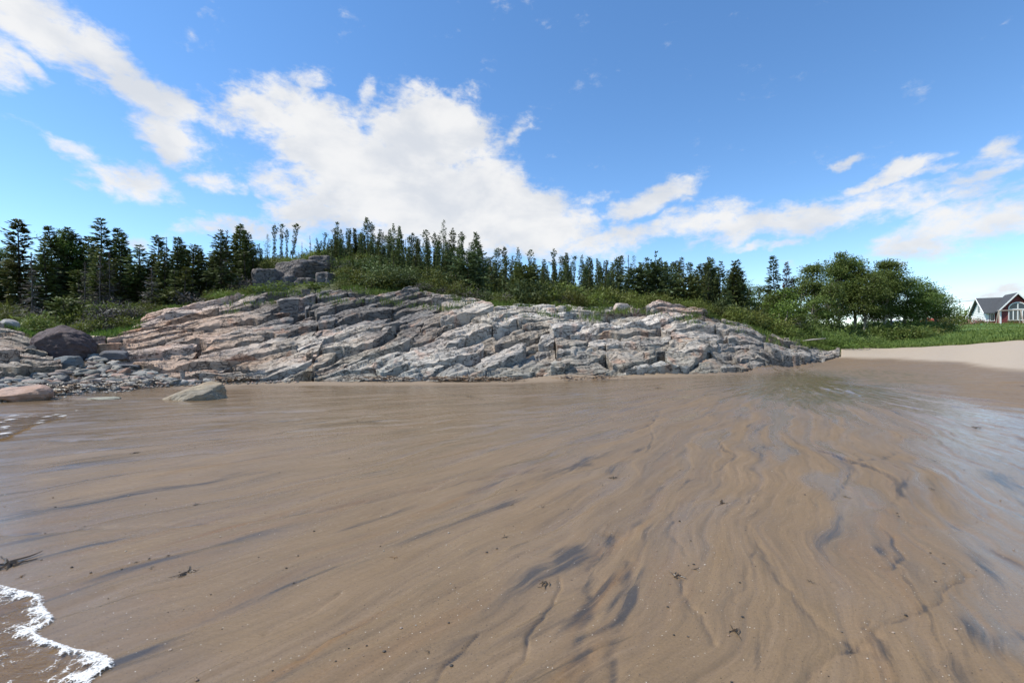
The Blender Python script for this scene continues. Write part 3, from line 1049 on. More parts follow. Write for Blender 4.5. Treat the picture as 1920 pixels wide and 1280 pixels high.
def slabs(root, region, pxa, pxb, ncol, ya, yb, nrow, strike_deg, su, sw, mat, tint, rise=0.06, jump=0.30, seed=0, lift=0.0, maxn=300, sub=1.0):
    tt = np.linspace((pxa - 960) / F, (pxb - 960) / F, ncol)
    yy = np.linspace(ya, yb, nrow)
    Tm, Y = np.meshgrid(tt, yy)
    X = Tm * Y
    # shake the grid a little so that joints do not run along its rows
    X = X + 0.012 * (_h(np.round(X * 700), np.round(Y * 700), 3) - 0.5)
    Y = Y + 0.018 * (_h(np.round(X * 900), np.round(Y * 500), 4) - 0.5)
    x, y = X.ravel(), Y.ravel()
    a = R(strike_deg) + 0.22 * fbm(x * 0.07, y * 0.07, 2, seed + 1)
    a0 = R(strike_deg)
    ca, sa = math.cos(a0), math.sin(a0)
    u = x * ca + y * sa
    w = x * sa - y * ca                       # + towards the lower right: the broken edge of the beds
    wu = 0.55 * fbm(x * 0.35, y * 0.35, 3, seed + 2) + 0.10 * fbm(x * 1.7, y * 1.7, 2, seed + 3)
    wv = 0.50 * fbm(x * 0.20, y * 0.20, 3, seed + 4) + 0.07 * fbm(x * 1.9, y * 1.9, 3, seed + 5)
    U, W = (u + wu) / su, (w + wv) / sw
    d1, d2, key, cu, cw = worley(U, W, seed + 6, 0.36)
    edge = (d2 - d1) * sw * 0.5
    ka, kb = key // 20000, key % 20000
    # finer beds inside a slab
    U2, W2 = (u + wu * 1.4) / (su * 0.42), (w + wv) / (sw * 0.36)
    e1, e2, key2, cu2, cw2 = worley(U2, W2, seed + 16, 0.2)
    r2 = _h(key2 // 20000, key2 % 20000, seed + 17)
    gd = np.minimum((e2 - e1) * sw * 0.36 * 0.5, 0.05) / 0.05
    U0, W0 = (u + wu * 2) / (su * 2.3), (w + wv * 1.3) / (sw * 2.6)
    g1, g2, key0, cu0, cw0 = worley(U0, W0, seed + 46, 0.15)
    big = 0.30 * (_h(key0 // 20000, key0 % 20000, seed + 47) - 0.5)
    base = land(x, y) + lift + 0.22 * fbm(x * 0.3, y * 0.3, 3, seed + 7)
    W3 = (w + wv + 0.04 * fbm(x * 5, y * 5, 2, seed + 8)) / 0.13
    saw = W3 - np.floor(W3)
    fol = 0.022 * saw * sst(-0.1, 0.3, fbm(x * 0.8, y * 0.8, 2, seed + 9))
    det = 0.028 * fbm(x * 1.8, y * 1.8, 3, seed + 10) + 0.024 * fbm(x * 6, y * 6, 3, seed + 11)
    fine = sub * (0.22 * (r2 - 0.5) + 0.10 * (W2 - cw2) * sw * 0.36 - 0.035 * (1 - gd) ** 2)
    ff = np.pad((fine + fol).reshape(X.shape), 1, mode='edge')
    ff = (ff[:-2, 1:-1] + ff[2:, 1:-1] + 2 * ff[1:-1, 1:-1] + ff[1:-1, :-2] + ff[1:-1, 2:]) / 6
    common = base + det + ff.ravel() - 0.06 * np.clip(1 - edge / 0.07, 0, 1) ** 2
    keep = region(x, y) & (edge > 0.065 * sst(-0.02, 0.4, fbm(x * 0.9, y * 0.9, 2, seed + 50)) * np.clip(d2 * 2, 0, 1))
    nr, nc = X.shape
    i = (np.arange(nr - 1)[:, None] * nc + np.arange(nc - 1)[None, :]).ravel()
    Q = np.stack([i, i + 1, i + nc + 1, i + nc], -1)
    Q = Q[keep[Q].all(1)]
    qk = key[Q[:, 0]]
    order = np.argsort(qk, kind='stable')
    Q, qk = Q[order], qk[order]
    ks, st, cnt = np.unique(qk, return_index=True, return_counts=True)
    rank = np.argsort(-cnt)
    rest = []
    made = 0
    for rk, g in enumerate(rank):
        q = Q[st[g]:st[g] + cnt[g]]
        # a slab is one piece: keep its largest connected patch
        vv, iq = np.unique(q.ravel(), return_inverse=True)
        iq = iq.reshape(-1, 4)
        lab = np.arange(len(vv))
        while True:
            mn = lab[iq].min(1)
            nl = lab.copy()
            for s4 in range(4):
                np.minimum.at(nl, iq[:, s4], mn)
            nl = nl[nl]
            if (nl == lab).all():
                break
            lab = nl
        ql = lab[iq[:, 0]]
        best = np.bincount(ql).argmax()
        q = q[ql == best]
        vid, inv = np.unique(q.ravel(), return_inverse=True)
        inv = inv.reshape(-1, 4)
        kx, ky = np.array([ks[g] // 20000]), np.array([ks[g] % 20000])
        ra = float(_h(kx, ky, seed + 20)[0])
        rb = float(_h(kx, ky, seed + 21)[0])
        rc = float(_h(kx, ky, seed + 22)[0])
        m = key == 0
        # own plane of the slab, also beyond its border
        sel = st[g]
        c_u = cu[Q[sel, 0]]
        c_w = cw[Q[sel, 0]]
        du = (U[vid] - c_u) * su
        dw = (W[vid] - c_w) * sw
        odd = -0.26 if ra < 0.10 else 0.16 if ra > 0.90 else 0.0
        z = common[vid] + odd + float(np.median(big[vid])) + (ra - 0.45) * jump + rise * (0.5 + rb) * np.clip(dw, -0.9, 0.9) + 0.12 * (rc - 0.5) * du
        z = np.maximum(z, -0.3)
        V = np.stack([x[vid], y[vid], z], 1)
        # skirt: the broken side of the slab
        E = np.concatenate([inv[:, [0, 1]], inv[:, [1, 2]], inv[:, [2, 3]], inv[:, [3, 0]]])
        Es = np.sort(E, 1)
        ek = Es[:, 0].astype(np.int64) * len(V) + Es[:, 1]
        uq, ui, uc = np.unique(ek, return_index=True, return_counts=True)
        be = E[ui[uc == 1]]
        bv, binv = np.unique(be.ravel(), return_inverse=True)
        binv = binv.reshape(-1, 2)
        # even out the stair-steps of the outline
        for _ in range(7):
            acc = np.zeros((len(bv), 3))
            cn = np.zeros(len(bv))
            P = V[bv]
            for s0, s1 in ((0, 1), (1, 0)):
                np.add.at(acc, binv[:, s0], P[binv[:, s1]])
                np.add.at(cn, binv[:, s0], 1)
            V[bv] = 0.5 * P + 0.5 * acc / cn[:, None]
        top = V[bv].copy()
        cen = V.mean(0)
        mid = top.copy()
        mid[:, 2] -= 0.20 + 0.1 * ra
        jig = 0.05 * (fbm(top[:, 0] * 5, top[:, 1] * 5, 2, seed + 30))
        dirc = cen[:2] - mid[:, :2]
        dirc /= np.linalg.norm(dirc, axis=1)[:, None] + 1e-6
        mid[:, :2] += dirc * (0.03 + jig)[:, None]
        bot = mid.copy()
        bot[:, 2] -= 0.55
        low = (fbm(bot[:, 0] * 3, bot[:, 1] * 3 + bot[:, 2], 2, seed + 31))
        bot[:, :2] += dirc * (0.04 + 0.10 * low)[:, None]
        nb = len(bv)
        b0 = len(V)
        SV = np.concatenate([V, top, mid, bot])
        sq = []
        for lv in (0, 1):
            o0 = b0 + lv * nb
            sq.append(np.stack([binv[:, 1] + o0, binv[:, 0] + o0, binv[:, 0] + o0 + nb, binv[:, 1] + o0 + nb], 1))
        allq = np.concatenate([inv] + sq)
        rn = np.full(len(SV), ra * 0.6 + rb * 0.4)
        col = tint(SV[:, 0], SV[:, 1], SV[:, 2], rn)
        if made < maxn and cnt[g] > 25:
            obj('rock_slab', mesh_np('rock_slab', SV, allq, None, True, {'tint': col}), mat, root)
            made += 1
        else:
            rest.append((SV, allq, col))
    if rest:
        off, vs, qs, cs = 0, [], [], []
        for SV, q, col in rest:
            vs.append(SV)
            qs.append(q + off)
            cs.append(col)
            off += len(SV)
        o = obj('small_rock', mesh_np('small_rock', np.concatenate(vs), np.concatenate(qs), None, False, {'tint': np.concatenate(cs)}), mat, root)
        o['kind'] = 'stuff'
    return made


outcrop = empty('rock_outcrop', (0, 0, 0))
tag(outcrop, 'broad outcrop of tilted grey and pink gneiss slabs behind the wet sand', 'rock')


def stretch(pa, pb):
    def f(x, y):
        px = px_of(x, y) + 22 * fbm(x * 0.5, y * 0.5, 2, 95)
        return in_rock(x, y) & (px >= pa) & (px < pb)
    return f


slabs(outcrop, stretch(0, 590), 160, 640, 390, 15.8, 31.0, 350, 38, 2.3, 0.46, ROCK, rock_tint, seed=200, maxn=100, jump=.26)
slabs(outcrop, stretch(590, 1040), 545, 1085, 440, 16.2, 31.0, 340, 41, 2.3, 0.60, ROCK, rock_tint, seed=240, maxn=105, jump=.32)
slabs(outcrop, stretch(1040, 1900), 990, 1590, 480, 17.0, 31.4, 330, 27, 2.2, 0.64, ROCK3, rock_tint, seed=280, maxn=95, jump=.28)


def ledge_tint(x, y, z, rnd):
    n = fbm(x * 0.6, y * 0.6, 3, 111)
    c = np.ones((len(x), 3)) * np.array((0.36, 0.335, 0.295))
    w = sst(-0.1, 0.4, n)[:, None] * 0.7
    c = c * (1 - w) + np.array((0.40, 0.30, 0.24)) * w
    w = sst(0.9, 0.4, z)[:, None] * 0.7
    c = c * (1 - w) + np.array((0.20, 0.185, 0.155)) * w
    return c * np.array((0.80, 0.75, 0.69)) * (0.85 + 0.3 * rnd)[:, None]


ledge = empty('rock_ledge', (0, 0, 0))
tag(ledge, 'smooth layered pale rock ledge at the left edge beside the purple boulder', 'rock')
NS2 = slabs(ledge, in_ledge, -260, 125, 300, 12.4, 21.2, 190, 8, 2.4, 0.75, ROCK2, ledge_tint, rise=0.18, jump=0.25, seed=400, lift=0.15, sub=0.6)

# ------------------------------------------------------------------ boulders and stones


def ico(sub):
    t = (1 + 5 ** .5) / 2
    V = [(-1, t, 0), (1, t, 0), (-1, -t, 0), (1, -t, 0), (0, -1, t), (0, 1, t), (0, -1, -t), (0, 1, -t), (t, 0, -1), (t, 0, 1), (-t, 0, -1), (-t, 0, 1)]
    Fc = [(0, 11, 5), (0, 5, 1), (0, 1, 7), (0, 7, 10), (0, 10, 11), (1, 5, 9), (5, 11, 4), (11, 10, 2), (10, 7, 6), (7, 1, 8),
          (3, 9, 4), (3, 4, 2), (3, 2, 6), (3, 6, 8), (3, 8, 9), (4, 9, 5), (2, 4, 11), (6, 2, 10), (8, 6, 7), (9, 8, 1)]
    V = np.array(V, float)
    V /= np.linalg.norm(V[0])
    Fc = np.array(Fc)
    for _ in range(sub):
        e = np.sort(np.concatenate([Fc[:, [0, 1]], Fc[:, [1, 2]], Fc[:, [2, 0]]]), 1)
        ue, inv = np.unique(e, axis=0, return_inverse=True)
        inv = inv.ravel()
        M = V[ue[:, 0]] + V[ue[:, 1]]
        M /= np.linalg.norm(M, axis=1)[:, None]
        n = len(Fc)
        a, b, c = inv[:n] + len(V), inv[n:2 * n] + len(V), inv[2 * n:] + len(V)
        V = np.concatenate([V, M])
        Fc = np.concatenate([np.stack([Fc[:, 0], a, c], 1), np.stack([Fc[:, 1], b, a], 1), np.stack([Fc[:, 2], c, b], 1), np.stack([a, b, c], 1)])
    return V, Fc


ICO = {k: ico(k) for k in (1, 2, 3, 4, 5)}


def stone(sub, size, seed, planes=9, rough=0.05, flat=None, sharp=14.0):
    """a broken stone: an ellipsoid cut by a few planes, with uneven faces"""
    rng = np.random.RandomState(seed)
    V, Fc = ICO[sub]
    nrm = rng.normal(size=(planes, 3))
    if flat is not None:
        nrm = np.concatenate([nrm, np.array(flat, float)])
    nrm /= np.linalg.norm(nrm, axis=1)[:, None]
    dd = rng.uniform(0.50, 0.88, len(nrm))
    cosv = V @ nrm.T
    rad = np.where(cosv > 0.05, dd[None, :] / np.maximum(cosv, 0.05), 9.0)
    rad = np.minimum(rad, 1.05)
    sharp = sharp * 3.0
    rad = -np.log(np.exp(-sharp * rad).sum(1) / 1.0 + np.exp(-sharp * 1.05)) / sharp
    rad = np.maximum(rad, 0.35)
    P = V * rad[:, None]
    k = rng.uniform(0, 50)
    dsp = fbm(P[:, 0] * 2.2 + k, P[:, 1] * 2.2 + P[:, 2] * 1.7, 3, seed) + 0.5 * fbm(P[:, 2] * 5 + k, P[:, 1] * 5 - P[:, 0] * 4, 3, seed + 1)
    P = P * (1 + rough * dsp)[:, None] * np.array(size)
    return P, Fc


def stone_obj(name, sub, size, seed, tint, mat, parent=None, loc=(0, 0, 0), rot=(0, 0, 0), planes=9, rough=0.05, flat=None, smooth=True, sharp=14.0, tint2=None):
    P, Fc = stone(sub, size, seed, planes, rough, flat, sharp)
    c = np.ones((len(P), 3)) * np.array(tint)
    if tint2 is not None:
        w = sst(-0.1, 0.3, fbm(P[:, 0] * 1.5 + seed, P[:, 1] * 1.5 + P[:, 2] * 2, 3, seed + 3))[:, None]
        c = c * (1 - w) + np.array(tint2) * w
    o = obj(name, mesh_np(name, P, None, Fc, smooth, {'tint': c}), mat, parent, loc)
    o.rotation_euler = rot
    return o


BOULD = mat_rock('boulder_stone', 25, 0.95, 0.3)


def on_land(px, py, dz=0.0):
    x, y, z = ground_hit(px, py)
    return (x, y, z + dz)


# the big dark boulder beside the ledge
x, y, z = spot(112, 18.0)
tag(stone_obj('boulder', 5, (1.12, 0.9, 0.86), 31, (0.085, 0.060, 0.058), BOULD, None, (x, y, z + 0.36), (0.12, 0.05, 0.2), 7, 0.09, None, True, 15, (0.10, 0.075, 0.072)),
    'large dark purple-brown boulder above the cobbles', 'boulder')
# the pale wedge of rock lying on the sand
x, y, z = ground_hit(372, 748)
tag(stone_obj('boulder', 5, (0.95, 0.50, 0.40), 47, (0.37, 0.31, 0.225), BOULD, None, (x, y, z + 0.10), (0.0, -0.16, 0.1), 8, 0.07, [(-.45, -.2, .87), (1, -.3, .1)], True, 20, (0.31, 0.275, 0.215)),
    'pale wedge-shaped rock lying alone on the sand in front of the slabs', 'rock')
x, y, z = ground_hit(28, 750)
tag(stone_obj('boulder', 5, (0.62, 0.42, 0.30), 53, (0.34, 0.21, 0.145), BOULD, None, (x, y + .2, z + 0.12), (0, 0, 0.1), 6, 0.05, None, True, 12, (0.30, 0.17, 0.10)),
    'rounded orange-pink boulder at the left edge by the shallow water', 'boulder')
x, y, z = ground_hit(195, 748)
tag(stone_obj('flat_stone', 3, (0.42, 0.22, 0.06), 57, (0.25, 0.245, 0.18), BOULD, None, (x, y, z + 0.01), (0, 0, 0), 8, 0.1),
    'low flat greenish stone half buried in sand left of the pale rock', 'stone')
BLOCKS = [(128, 690, .52, .38, .34, (.16, .175, .175), 'square blue-grey block under the dark boulder', 0.25), (60, 664, .42, .3, .3, (.07, .07, .07), 'small black block wedged beside the ledge', .1),
          (215, 672, .62, .34, .24, (.10, .10, .105), 'long dark block below the rusty broken ledge', .3), (235, 692, .62, .3, .16, (.12, .125, .13), 'low slate-grey slab in front of the long dark block', .1),
          (165, 672, .3, .25, .2, (.2, .19, .17), 'brown-grey rock at the foot of the dark boulder', .0), (262, 705, .4, .3, .13, (.26, .25, .22), 'pale flat rock among cobbles near the slabs', .2),
          (1238, 573, .55, .4, .34, (.40, .32, .26), 'pale pink block on the outcrop crest', .1)]
for i, (px, py, a, b, c, tint, lab, rz) in enumerate(BLOCKS):
    x, y, z = ground_hit(px, py)
    if lab.startswith('pale pink'):
        x, y, z = spot(1165, 27.9)
        z += 0.0
    tag(stone_obj('rock_block', 4, (a, b, c), 70 + i, tint, BOULD, None, (x, y, z + c * 0.45), (0.1 * i % .3, 0.05, rz), 4, 0.04,
                  [(0, 0, 1), (0.1, -1, .1), (1, .1, .1), (-1, 0, .2)], True, 22), lab, 'rock')

# the grey knob on the hill: four big blocks
knob = empty('hill_crag', spot(560, 33.5))
tag(knob, 'blocky dark grey rock knob standing in the shrubs on the hill', 'rock')
kx, ky, kz = knob.location
KN = [(507, 33.0, 5.75, 1.15, 1.3, 1.55, 0.15), (538, 33.6, 5.3, 0.95, 1.1, 1.25, -0.1), (614, 33.2, 5.55, 1.15, 1.2, 1.35, 0.1), (577, 33.8, 5.35, 1.1, 1.1, 1.15, 0.0), (560, 35.2, 6.9, 1.8, 1.3, 1.0, 0.05),
      (600, 36.2, 7.5, 1.6, 1.1, .8, 0.0), (590, 32.2, 4.85, .7, .6, .5, .3)]
for i, (px, D, zc, a, b, c, rz) in enumerate(KN):
    xx = (px - 960) / F * D
    stone_obj('rock_block', 4, (a * 1.12, b, c * 1.1), 120 + i, (.125, .115, .108), ROCK, knob, (xx - kx, D - ky, zc - kz), (0.05, -0.06, rz), 6, 0.10,
              [(0, 0.1, 1), (0.1, -1, .1), (1, -.2, .1), (-1, -.3, .1)], True, 40, (.16, .135, .12))
x, y, z = spot(208, 25.5)
tag(stone_obj('boulder', 4, (.75, .5, .55), 140, (.24, .22, .19), BOULD, None, (x, y, z + .25), (0, 0, .2), 5, .05), 'pale squarish boulder in the green bank below the spruces', 'boulder')
x, y, z = spot(15, 21.2)
tag(stone_obj('boulder', 4, (.42, .35, .3), 141, (.34, .32, .29), BOULD, None, (x, y, z + .12), (0, 0, .1), 5, .05), 'whitish rounded rock hump on top of the left ledge', 'boulder')
# cobbles: each one a stone of the cobble bank
bank = empty('cobble_bank', spot(180, 14.0))
tag(bank, 'bank of grey and brown beach cobbles between the sand and the dark boulder', 'cobbles', kind='structure')
COB = []
for i in range(10):
    P, Fc = stone(2, (1, random.Random(i).uniform(.6, .9), random.Random(i + 9).uniform(.4, .7)), 300 + i, 8, .06, None, 12)
    COB.append((P, Fc))
CT = [(.25, .24, .205), (.19, .185, .165), (.30, .285, .25), (.30, .24, .20), (.10, .10, .098), (.33, .305, .255), (.33, .21, .15), (.17, .165, .14)]
rng = random.Random(5)
meshes = {}
bx, by, bz = bank.location
cand = []
while len(cand) < 900:
    px = rng.uniform(-60, 480)
    y0 = float(np.interp(px, [-60, 0, 110, 240, 330, 480], [10.8, 11.3, 12.2, 13.9, 15.6, 17.0]))
    y1 = float(np.interp(px, [-60, 60, 110, 170, 240, 330, 480], [13.4, 14.4, 17.6, 18.6, 17.6, 16.8, 17.5]))
    D = y0 + (y1 - y0) * rng.random() ** 0.9
    x = (px - 960) / F * D
    if in_rock(np.array([x]), np.array([D]))[0] or in_ledge(np.array([x]), np.array([D]))[0]:
        continue
    s = 0.055 + 0.20 * rng.random() ** 2.2
    cand.append((s, x, D))
cand.sort(reverse=True)
cz = land(np.array([c[1] for c in cand]), np.array([c[2] for c in cand]))
for k, (s, x, D) in enumerate(cand[:300]):
    key = (k % 10, rng.randrange(len(CT)))
    if key not in meshes:
        P, Fc = COB[key[0]]
        meshes[key] = mesh_np('cobble', P, None, Fc, True, {'tint': np.ones((len(P), 3)) * np.array(CT[key[1]])})
    o = obj('cobble', meshes[key], BOULD, bank, (x - bx, D - by, float(cz[k]) - bz + s * 0.25))
    o.scale = (s * 1.25, s, s)
    o.rotation_euler = (rng.uniform(-.25, .25), rng.uniform(-.25, .25), rng.uniform(0, 6.28))
vs, fs, cs, off = [], [], [], 0
P1, F1 = stone(1, (1, .8, .55), 411, 6, .05)
small = [(c[0], c[1], c[2], float(cz[300 + i])) for i, c in enumerate(cand[300:])]
for _ in range(1500):
    px = rng.uniform(-60, 560)
    y0 = float(np.interp(px, [-60, 0, 110, 240, 330, 560], [10.6, 11.0, 11.9, 13.6, 15.2, 16.6]))
    D = y0 + abs(rng.gauss(0, 1.6))
    x = (px - 960) / F * D
    if not in_rock(np.array([x]), np.array([D]))[0]:
        small.append((rng.uniform(.02, .06), x, D, None))
zz = land(np.array([c[1] for c in small]), np.array([c[2] for c in small]))
for k, (s, x, D, _) in enumerate(small):
    a = rng.uniform(0, 6.28)
    M = np.array([[math.cos(a), -math.sin(a), 0], [math.sin(a), math.cos(a), 0], [0, 0, 1]])
    vs.append((P1 * s) @ M.T + np.array((x, D, zz[k] + s * .2)))
    fs.append(F1 + off)
    cs.append(np.ones((len(P1), 3)) * np.array(CT[rng.randrange(len(CT))]))
    off += len(P1)
o = obj('shingle', mesh_np('shingle', np.concatenate(vs), None, np.concatenate(fs), True, {'tint': np.concatenate(cs)}), BOULD, bank, (-bx, -by, -bz))
o['kind'] = 'stuff'

# ------------------------------------------------------------------ seaweed, sticks and grit on the sand
WEED = plain('rockweed', (0.060, 0.038, 0.018), 0.45, 0.4, 30, 0.2)
WEEDO = plain('orange_rockweed', (0.17, 0.085, 0.022), 0.6, 0.4, 12, 0.2)
STICK = plain('driftwood', (0.36, 0.32, 0.27), 0.8, 0.2, 20, 0.3)


def sand_z(x, y):
    xa, ya = np.array([x]), np.array([y])
    return float(land(xa, ya)[0] + sand_fields(xa, ya)['z'][0] * float(sst(24, 17, ya)[0]))


def frond(rng, mb, length, origin, ang, w0):
    """one flat branching blade of weed lying on the ground"""
    x, y, z = origin
    pts = []
    for k in range(6):
        pts.append((x, y, z + length * abs(rng.gauss(0, .05)) + .003, w0 * (1 - k / 7)))
        x += math.cos(ang) * length / 5
        y += math.sin(ang) * length / 5
        ang += rng.uniform(-.5, .5)
    vs, fs = [], []
    for k, (a, b, c, w) in enumerate(pts):
        n = (-math.sin(ang), math.cos(ang))
        vs += [(a + n[0] * w, b + n[1] * w, c), (a - n[0] * w, b - n[1] * w, c), (a, b, c + w * 0.9)]
    for k in range(5):
        i = 3 * k
        fs += [(i, i + 3, i + 5, i + 2), (i + 1, i + 2, i + 5, i + 4), (i, i + 1, i + 4, i + 3)]
    fs += [(0, 2, 1), (15, 16, 17)]
    mb.add(vs, fs)


SCRAP = [(1268, 1078, .10, 'forked scrap of dark seaweed, larger of the two left of the bare sand fan'), (1306, 1066, .055, 'small dark seaweed scrap close beside the larger forked one'),
         (1026, 1095, .09, 'ragged seaweed scrap below the blue-black sand patch'), (950, 1007, .065, 'brown seaweed scrap alone on the middle sand'), (1152, 898, .11, 'dark seaweed tuft at the tip of a pale sand ridge'),
         (1016, 952, .07, 'thin seaweed scrap between the two upper dark streaks'), (961, 946, .05, 'tiny seaweed scrap beside the long dark streak'), (1380, 1187, .08, 'curled dark blade of weed on the lower sand'),
         (1598, 1213, .05, 'small black weed knot beside the lower channel'), (25, 1056, .30, 'big matted dark seaweed clump at the left edge'), (40, 1081, .06, 'rusty little weed tuft under the matted clump'),
         (255, 1056, .05, 'leftmost of the small weed scraps on the lower sand'), (315, 1046, .05, 'weed scrap right of the leftmost small one'), (282, 1068, .05, 'bent brown weed scrap just below two others'),
         (350, 1074, .12, 'long thin weed strand with a side branch'), (368, 946, .08, 'blue-black weed scrap near the pale wet streak'), (740, 1044, .06, 'orange-brown weed scrap on the gritty line'),
         (1357, 942, .14, 'curved weed strand right of the sand ridge'), (1830, 800, .18, 'dark weed mat on the right sand flat'), (1585, 930, .08, 'small weed scrap at the brook bank'),
         (1745, 920, .07, 'black weed bit on the right-hand sand bar'), (880, 744, .2, 'flat weed scrap on the far wet sand'), (905, 749, .15, 'second flat weed scrap on the far wet sand, nearer one'),
         (1232, 728, .2, 'lone weed scrap on the wet sand below the slabs'), (255, 851, .12, 'small weed scrap on the far left sand'), (1520, 1090, .05, 'little weed sprig on the right sand bar'), (803, 1222, .03, 'tiny black pebble-like weed knot at the bottom')]
rng = random.Random(12)
for (px, py, s, lab) in SCRAP:
    x, y, z = ground_hit(px, py)
    z = sand_z(x, y)
    mb = MB()
    s = s * .5
    for k in range(5 if s < .04 else 8):
        frond(rng, mb, s * rng.uniform(.7, 1.5), (x + rng.gauss(0, s * .22), y + rng.gauss(0, s * .22), z), rng.uniform(0, 6.28), s * .10)
    tag(mb.build('seaweed_scrap', WEEDO if ('rusty' in lab or 'orange' in lab) else WEED), lab, 'seaweed', 'seaweed scraps on the sand')

# sand-coloured stones, shells and grit near the viewer
rng = np.random.RandomState(4)
n = 2000
Yg = 1.9 + 7.0 * rng.rand(n) ** 1.6
Xg = (rng.uniform(-1.12, 1.12, n)) * Yg
ok = shore_s(Xg, Yg) > 0.25
Xg, Yg = Xg[ok], Yg[ok]
ff = sand_fields(Xg, Yg)
ok = rng.rand(len(Xg)) < 0.15 + 0.75 * ff['grit'] * (1 - ff['channel'])
Xg, Yg, zg = Xg[ok], Yg[ok], (land(Xg, Yg) + ff['z'])[ok]
sg = 0.0022 + 0.0060 * rng.rand(len(Xg)) ** 5
PT = np.array([(.05, .045, .04), (.05, .045, .04), (.30, .22, .16), (.10, .08, .065), (.40, .34, .27), (.22, .14, .09)])
Ps, Fs = ICO[1]
ti = rng.randint(0, len(PT), len(Xg))
V = (Ps[None] * np.array((1.2, 1, .6)) * sg[:, None, None] + np.stack([Xg, Yg, zg + sg * .3], 1)[:, None, :]).reshape(-1, 3)
Fg = (Fs[None] + (np.arange(len(Xg)) * len(Ps))[:, None, None]).reshape(-1, 3)
tag(obj('grit', mesh_np('grit', V, None, Fg, True, {'tint': np.repeat(PT[ti], len(Ps), 0)}), BOULD), 'scattered dark grit and pale shell bits on the near sand', 'grit', kind='stuff')

# rockweed growing between the cobbles and at the foot of the slabs
rng = random.Random(8)
mb, mo = MB(), MB()
spots = []
for k in range(80):
    px = rng.choice([rng.uniform(-40, 300), rng.uniform(20, 250), rng.uniform(420, 470), rng.uniform(600, 1150), rng.uniform(820, 900)])
    y0 = float(np.interp(px, [-60, 0, 110, 240, 330, 480, 900], [11.0, 11.6, 12.3, 14.0, 15.7, 16.9, 17.0]))
    spots.append((px, y0 + abs(rng.gauss(0, 0.35)) * (1.8 if px < 300 else .4)))
for (px, D) in spots:
    x = (px - 960) / F * D
    z = float(land(np.array([x]), np.array([D]))[0])
    for k in range(34):
        frond(rng, mb if rng.random() < .75 else mo, rng.uniform(.12, .3), (x + rng.gauss(0, .28), D + rng.gauss(0, .22), z + rng.uniform(.02, .14)), rng.uniform(0, 6.28), rng.uniform(.012, .03))
for m_, mt_, nm, lb in ((mb, WEED, 'rockweed', 'dark brown rockweed mats between the cobbles and at the slab foot'), (mo, WEEDO, 'dried_rockweed', 'orange dried rockweed strands among the cobbles')):
    tag(m_.build(nm, mt_), lb, 'seaweed', kind='stuff')
# the rust-brown bushy tangle below the pink slabs
x, y, z = ground_hit(462, 690)
mb = MB()
for k in range(420):
    a = rng.uniform(0, 6.28)
    rr = rng.random() ** .5 * .62
    frond(rng, mb, rng.uniform(.1, .25), (x + math.cos(a) * rr, y - .25 + math.sin(a) * rr * .5, z + .05 + .38 * (1 - rr / .62) * rng.random() + .25), rng.uniform(0, 6.28), .012)
tag(mb.build('dry_tangle', plain('rust_brown', (.13, .062, .035), .8, .4, 20, 0)), 'rust-brown dry tangle of weed at the foot of the pink slabs', 'seaweed')

# bleached log on the end of the rocks
x, y, z = spot(1526, 30.3)
mb = MB()
mb.tube([(-.75, 0, .0), (0, .03, .10), (.8, .0, .17)], [.045, .05, .025], 7)
tag(mb.build('driftwood_log', STICK, None, True, (x, y, z + .42)), 'bleached driftwood log on the grassy end of the outcrop', 'log')

# ------------------------------------------------------------------ vegetation
SPR = mat_leaf('spruce_needles', (0.036, 0.060, 0.022), (0.120, 0.155, 0.050), 0.22, 0.6)
SPRY = mat_leaf('sunlit_spruce_needles', (0.045, 0.062, 0.018), (0.135, 0.155, 0.042), 0.2, 0.6)
LARCH = mat_leaf('larch_needles', (0.045, 0.075, 0.028), (0.115, 0.155, 0.060), 0.25)
LEAF = mat_leaf('aspen_leaves', (0.066, 0.108, 0.024), (0.180, 0.240, 0.060), 0.38, 0.45)
BUSH = mat_leaf('shrub_leaves', (0.055, 0.078, 0.016), (0.170, 0.195, 0.040), 0.28, .55, .42, .022)
FRESH = mat_leaf('fresh_leaves', (0.065, 0.110, 0.018), (0.150, 0.215, 0.040), 0.32)
DEADN = mat_leaf('dead_twigs', (0.075, 0.066, 0.058), (0.165, 0.148, 0.130), 0.0, 0.85)
REDN = mat_leaf('dying_needles', (0.060, 0.035, 0.022), (0.13, 0.085, 0.06), 0.1, 0.8)
BARK = plain('spruce_bark', (0.060, 0.049, 0.041), 0.9, 0.35, 14, 0.6)
GREYB = plain('dead_wood', (0.12, 0.108, 0.096), 0.9, 0.3, 14, 0.5)
BIRCH = plain('pale_bark', (0.34, 0.30, 0.24), 0.8, 0.4, 9, 0.3)


def cards(C, D, L, W, rng, lift=0.35):
    """diamond sprays: centre base C, direction D, length L, width W"""
    n = len(C)
    D = D / (np.linalg.norm(D, axis=1)[:, None] + 1e-9)
    up = np.tile((0, 0, 1.0), (n, 1)) + rng.normal(0, 0.55, (n, 3))
    S = np.cross(D, up)
    S /= np.linalg.norm(S, axis=1)[:, None] + 1e-9
    Nn = np.cross(S, D)
    L, W = L[:, None], W[:, None]
    mid = C + D * L * 0.45
    V = np.stack([C, mid + S * W * .5 - Nn * W * .12, C + D * L, mid - S * W * .5 - Nn * W * .12], 1).reshape(-1, 3)
    Q = np.arange(n * 4).reshape(n, 4)
    return V, Q


